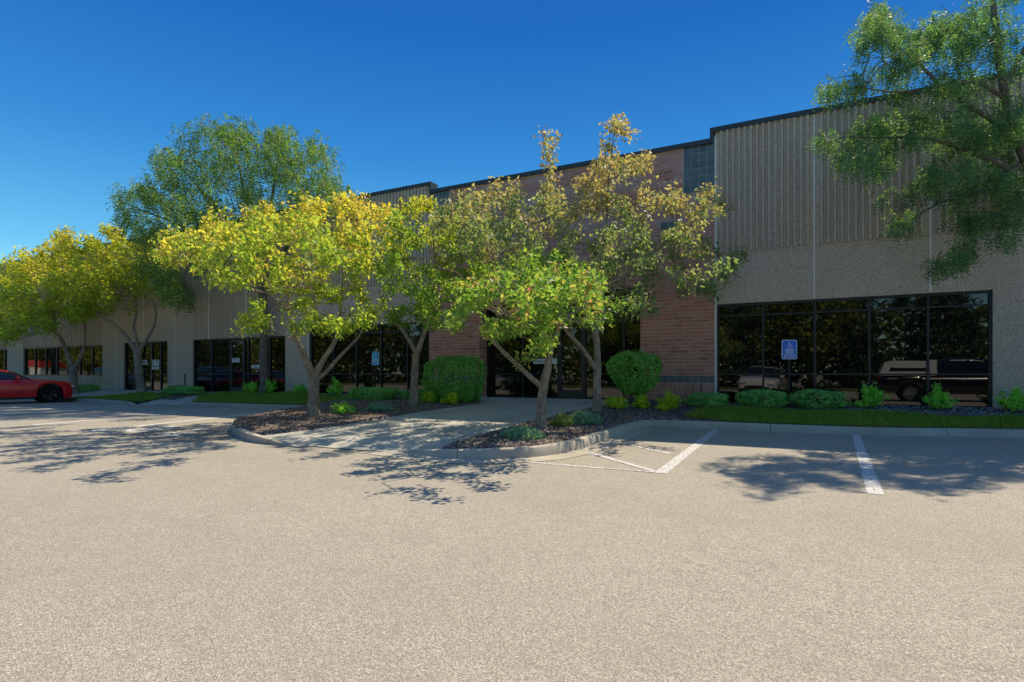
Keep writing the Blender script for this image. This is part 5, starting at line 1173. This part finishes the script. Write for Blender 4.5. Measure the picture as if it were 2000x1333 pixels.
# ================================================================== ACROSS THE LOT: what the windows mirror
simple('far_grass', (0.13, 0.15, 0.045), 0.9, 0.2, var=0.3)
MB().poly([(-160, -60, .03), (60, -60, .03), (60, -29, .03), (-160, -29, .03)]).build('far_lawn', M['far_grass'], kind='structure')
def far_tree(name, label, x, y, h, w, mat, seed, n=7000, conifer=False, lf=(.20, .12)):
    rng = np.random.default_rng(seed); e = empty(name, (x, y, 0)); tag(e, label, 'tree', 'trees across the parking lot'); mb = MB(); mb.tube([(0, 0, -.1), (.1, 0, h * .3), (0, .1, h * (.95 if conifer else .6))], [.26, .2, .03 if conifer else .12], 8)
    for k in range(9):
        a = k * 2.4; z = h * (.22 + .05 * k); mb.tube([(0, 0, z), (math.cos(a) * w * .4, math.sin(a) * w * .4, z + h * .12), (math.cos(a) * w * .75, math.sin(a) * w * .75, z + h * .2)], [.09, .06, .02], 5)
    mb.build('trunk', M['bark_dark'], e, smooth=True)
    if conifer:
        z = h * (.06 + .94 * rng.random(n) ** 1.3); r_ = (1 - z / h) * w * rng.uniform(.45, 1.05, n) * (1 + .25 * np.sin(z * 5.0)); a = rng.uniform(0, 6.283, n); P = np.stack([np.cos(a) * r_, np.sin(a) * r_, z], 1)
    else:
        nc = 40; C = rand_dirs(nc, rng) * rng.uniform(.4, 1, (nc, 1)) * np.array([w * .8, w * .8, h * .42]) + np.array([0, 0, h * .53]); k = rng.integers(0, nc, n); P = C[k] + rand_dirs(n, rng) * rng.random((n, 1)) ** .5 * w * .36
    nrm = rand_dirs(n, rng) + np.array([0, 0, .4]); nrm /= np.linalg.norm(nrm, axis=1, keepdims=True); s = rng.uniform(.6, 1.3, n); V, F = leaf_quads(P, nrm, rand_dirs(n, rng) - np.array([0, 0, .5]), lf[0] * s, lf[1] * s)
    obj_of('crown', np_mesh('crown', V, F), M[mat], e); return e
ft = [far_tree('shade_tree', 'spreading shade tree across the parking lot', 0, -35, 11, 4.4, 'leaf_far', 61), far_tree('shade_tree', 'spreading shade tree across the parking lot', -9, -37, 12.5, 4.6, 'leaf_far', 62), far_tree('spruce_tree', 'dark spruce across the parking lot', 9, -36, 13, 3.6, 'needle_far', 63, 8000, True, (.22, .07))]
xk = [(17, 0), (-17, 2), (-24, 1), (-31, 0), (-38, 2), (-46, 1), (-54, 0), (-62, 1), (-70, 2), (-79, 0), (-88, 1), (-98, 0), (25, 1), (4, 2), (-4.5, 2), (-13, 1), (-108, 0), (-28, 2), (-126, 1), (-136, 0)]
for i, (x_, k) in enumerate(xk):
    c = copy_tree(ft[k]); c.location = (x_ + random.uniform(-1, 1), -36 + random.uniform(-2.5, 2.5), 0); c.rotation_euler = (0, 0, random.uniform(0, 6)); s = random.uniform(.85, 1.15); c.scale = (s, s, s * random.uniform(.9, 1.1))
hg = empty('far_hedge', (-40, -41, 0)); tag(hg, 'dense dark hedge behind the trees across the parking lot', 'hedge'); rng = np.random.default_rng(5)
n = 52000; P = np.stack([rng.uniform(-150, 72, n), rng.normal(0, .9, n), rng.random(n) ** .8 * 6.5 * (1 + .25 * np.sin(np.arange(n) * .0))], 1); P[:, 2] *= 1 + .22 * np.sin(P[:, 0] * .55) + .15 * np.sin(P[:, 0] * 1.7)
V, F = leaf_quads(P, rand_dirs(n, rng), rand_dirs(n, rng), rng.uniform(.22, .42, n), rng.uniform(.12, .24, n)); obj_of('foliage', np_mesh('foliage', V, F), M['leaf_far'], hg)
sb = empty('store_building', (-116.5, -35, 0)); tag(sb, 'white building with a red band mirrored in the far left window', 'building')
simple('band_red', (0.55, 0.05, 0.03), 0.6, 0.3); simple('wall_white', (0.7, 0.68, 0.63), 0.7, 0.3)
MB().box(-5, 5, -5, 5, 0, 2.3).build('wall', M['wall_white'], sb); MB().box(-5.1, 5.1, -5.1, 5.1, 2.3, 3.4).build('band', M['band_red'], sb)
for k in range(2): MB().box(-4 + k * 4.2, -1.6 + k * 4.2, 4.98, 5.06, .9, 2.1).build('window', M['glass'], sb)
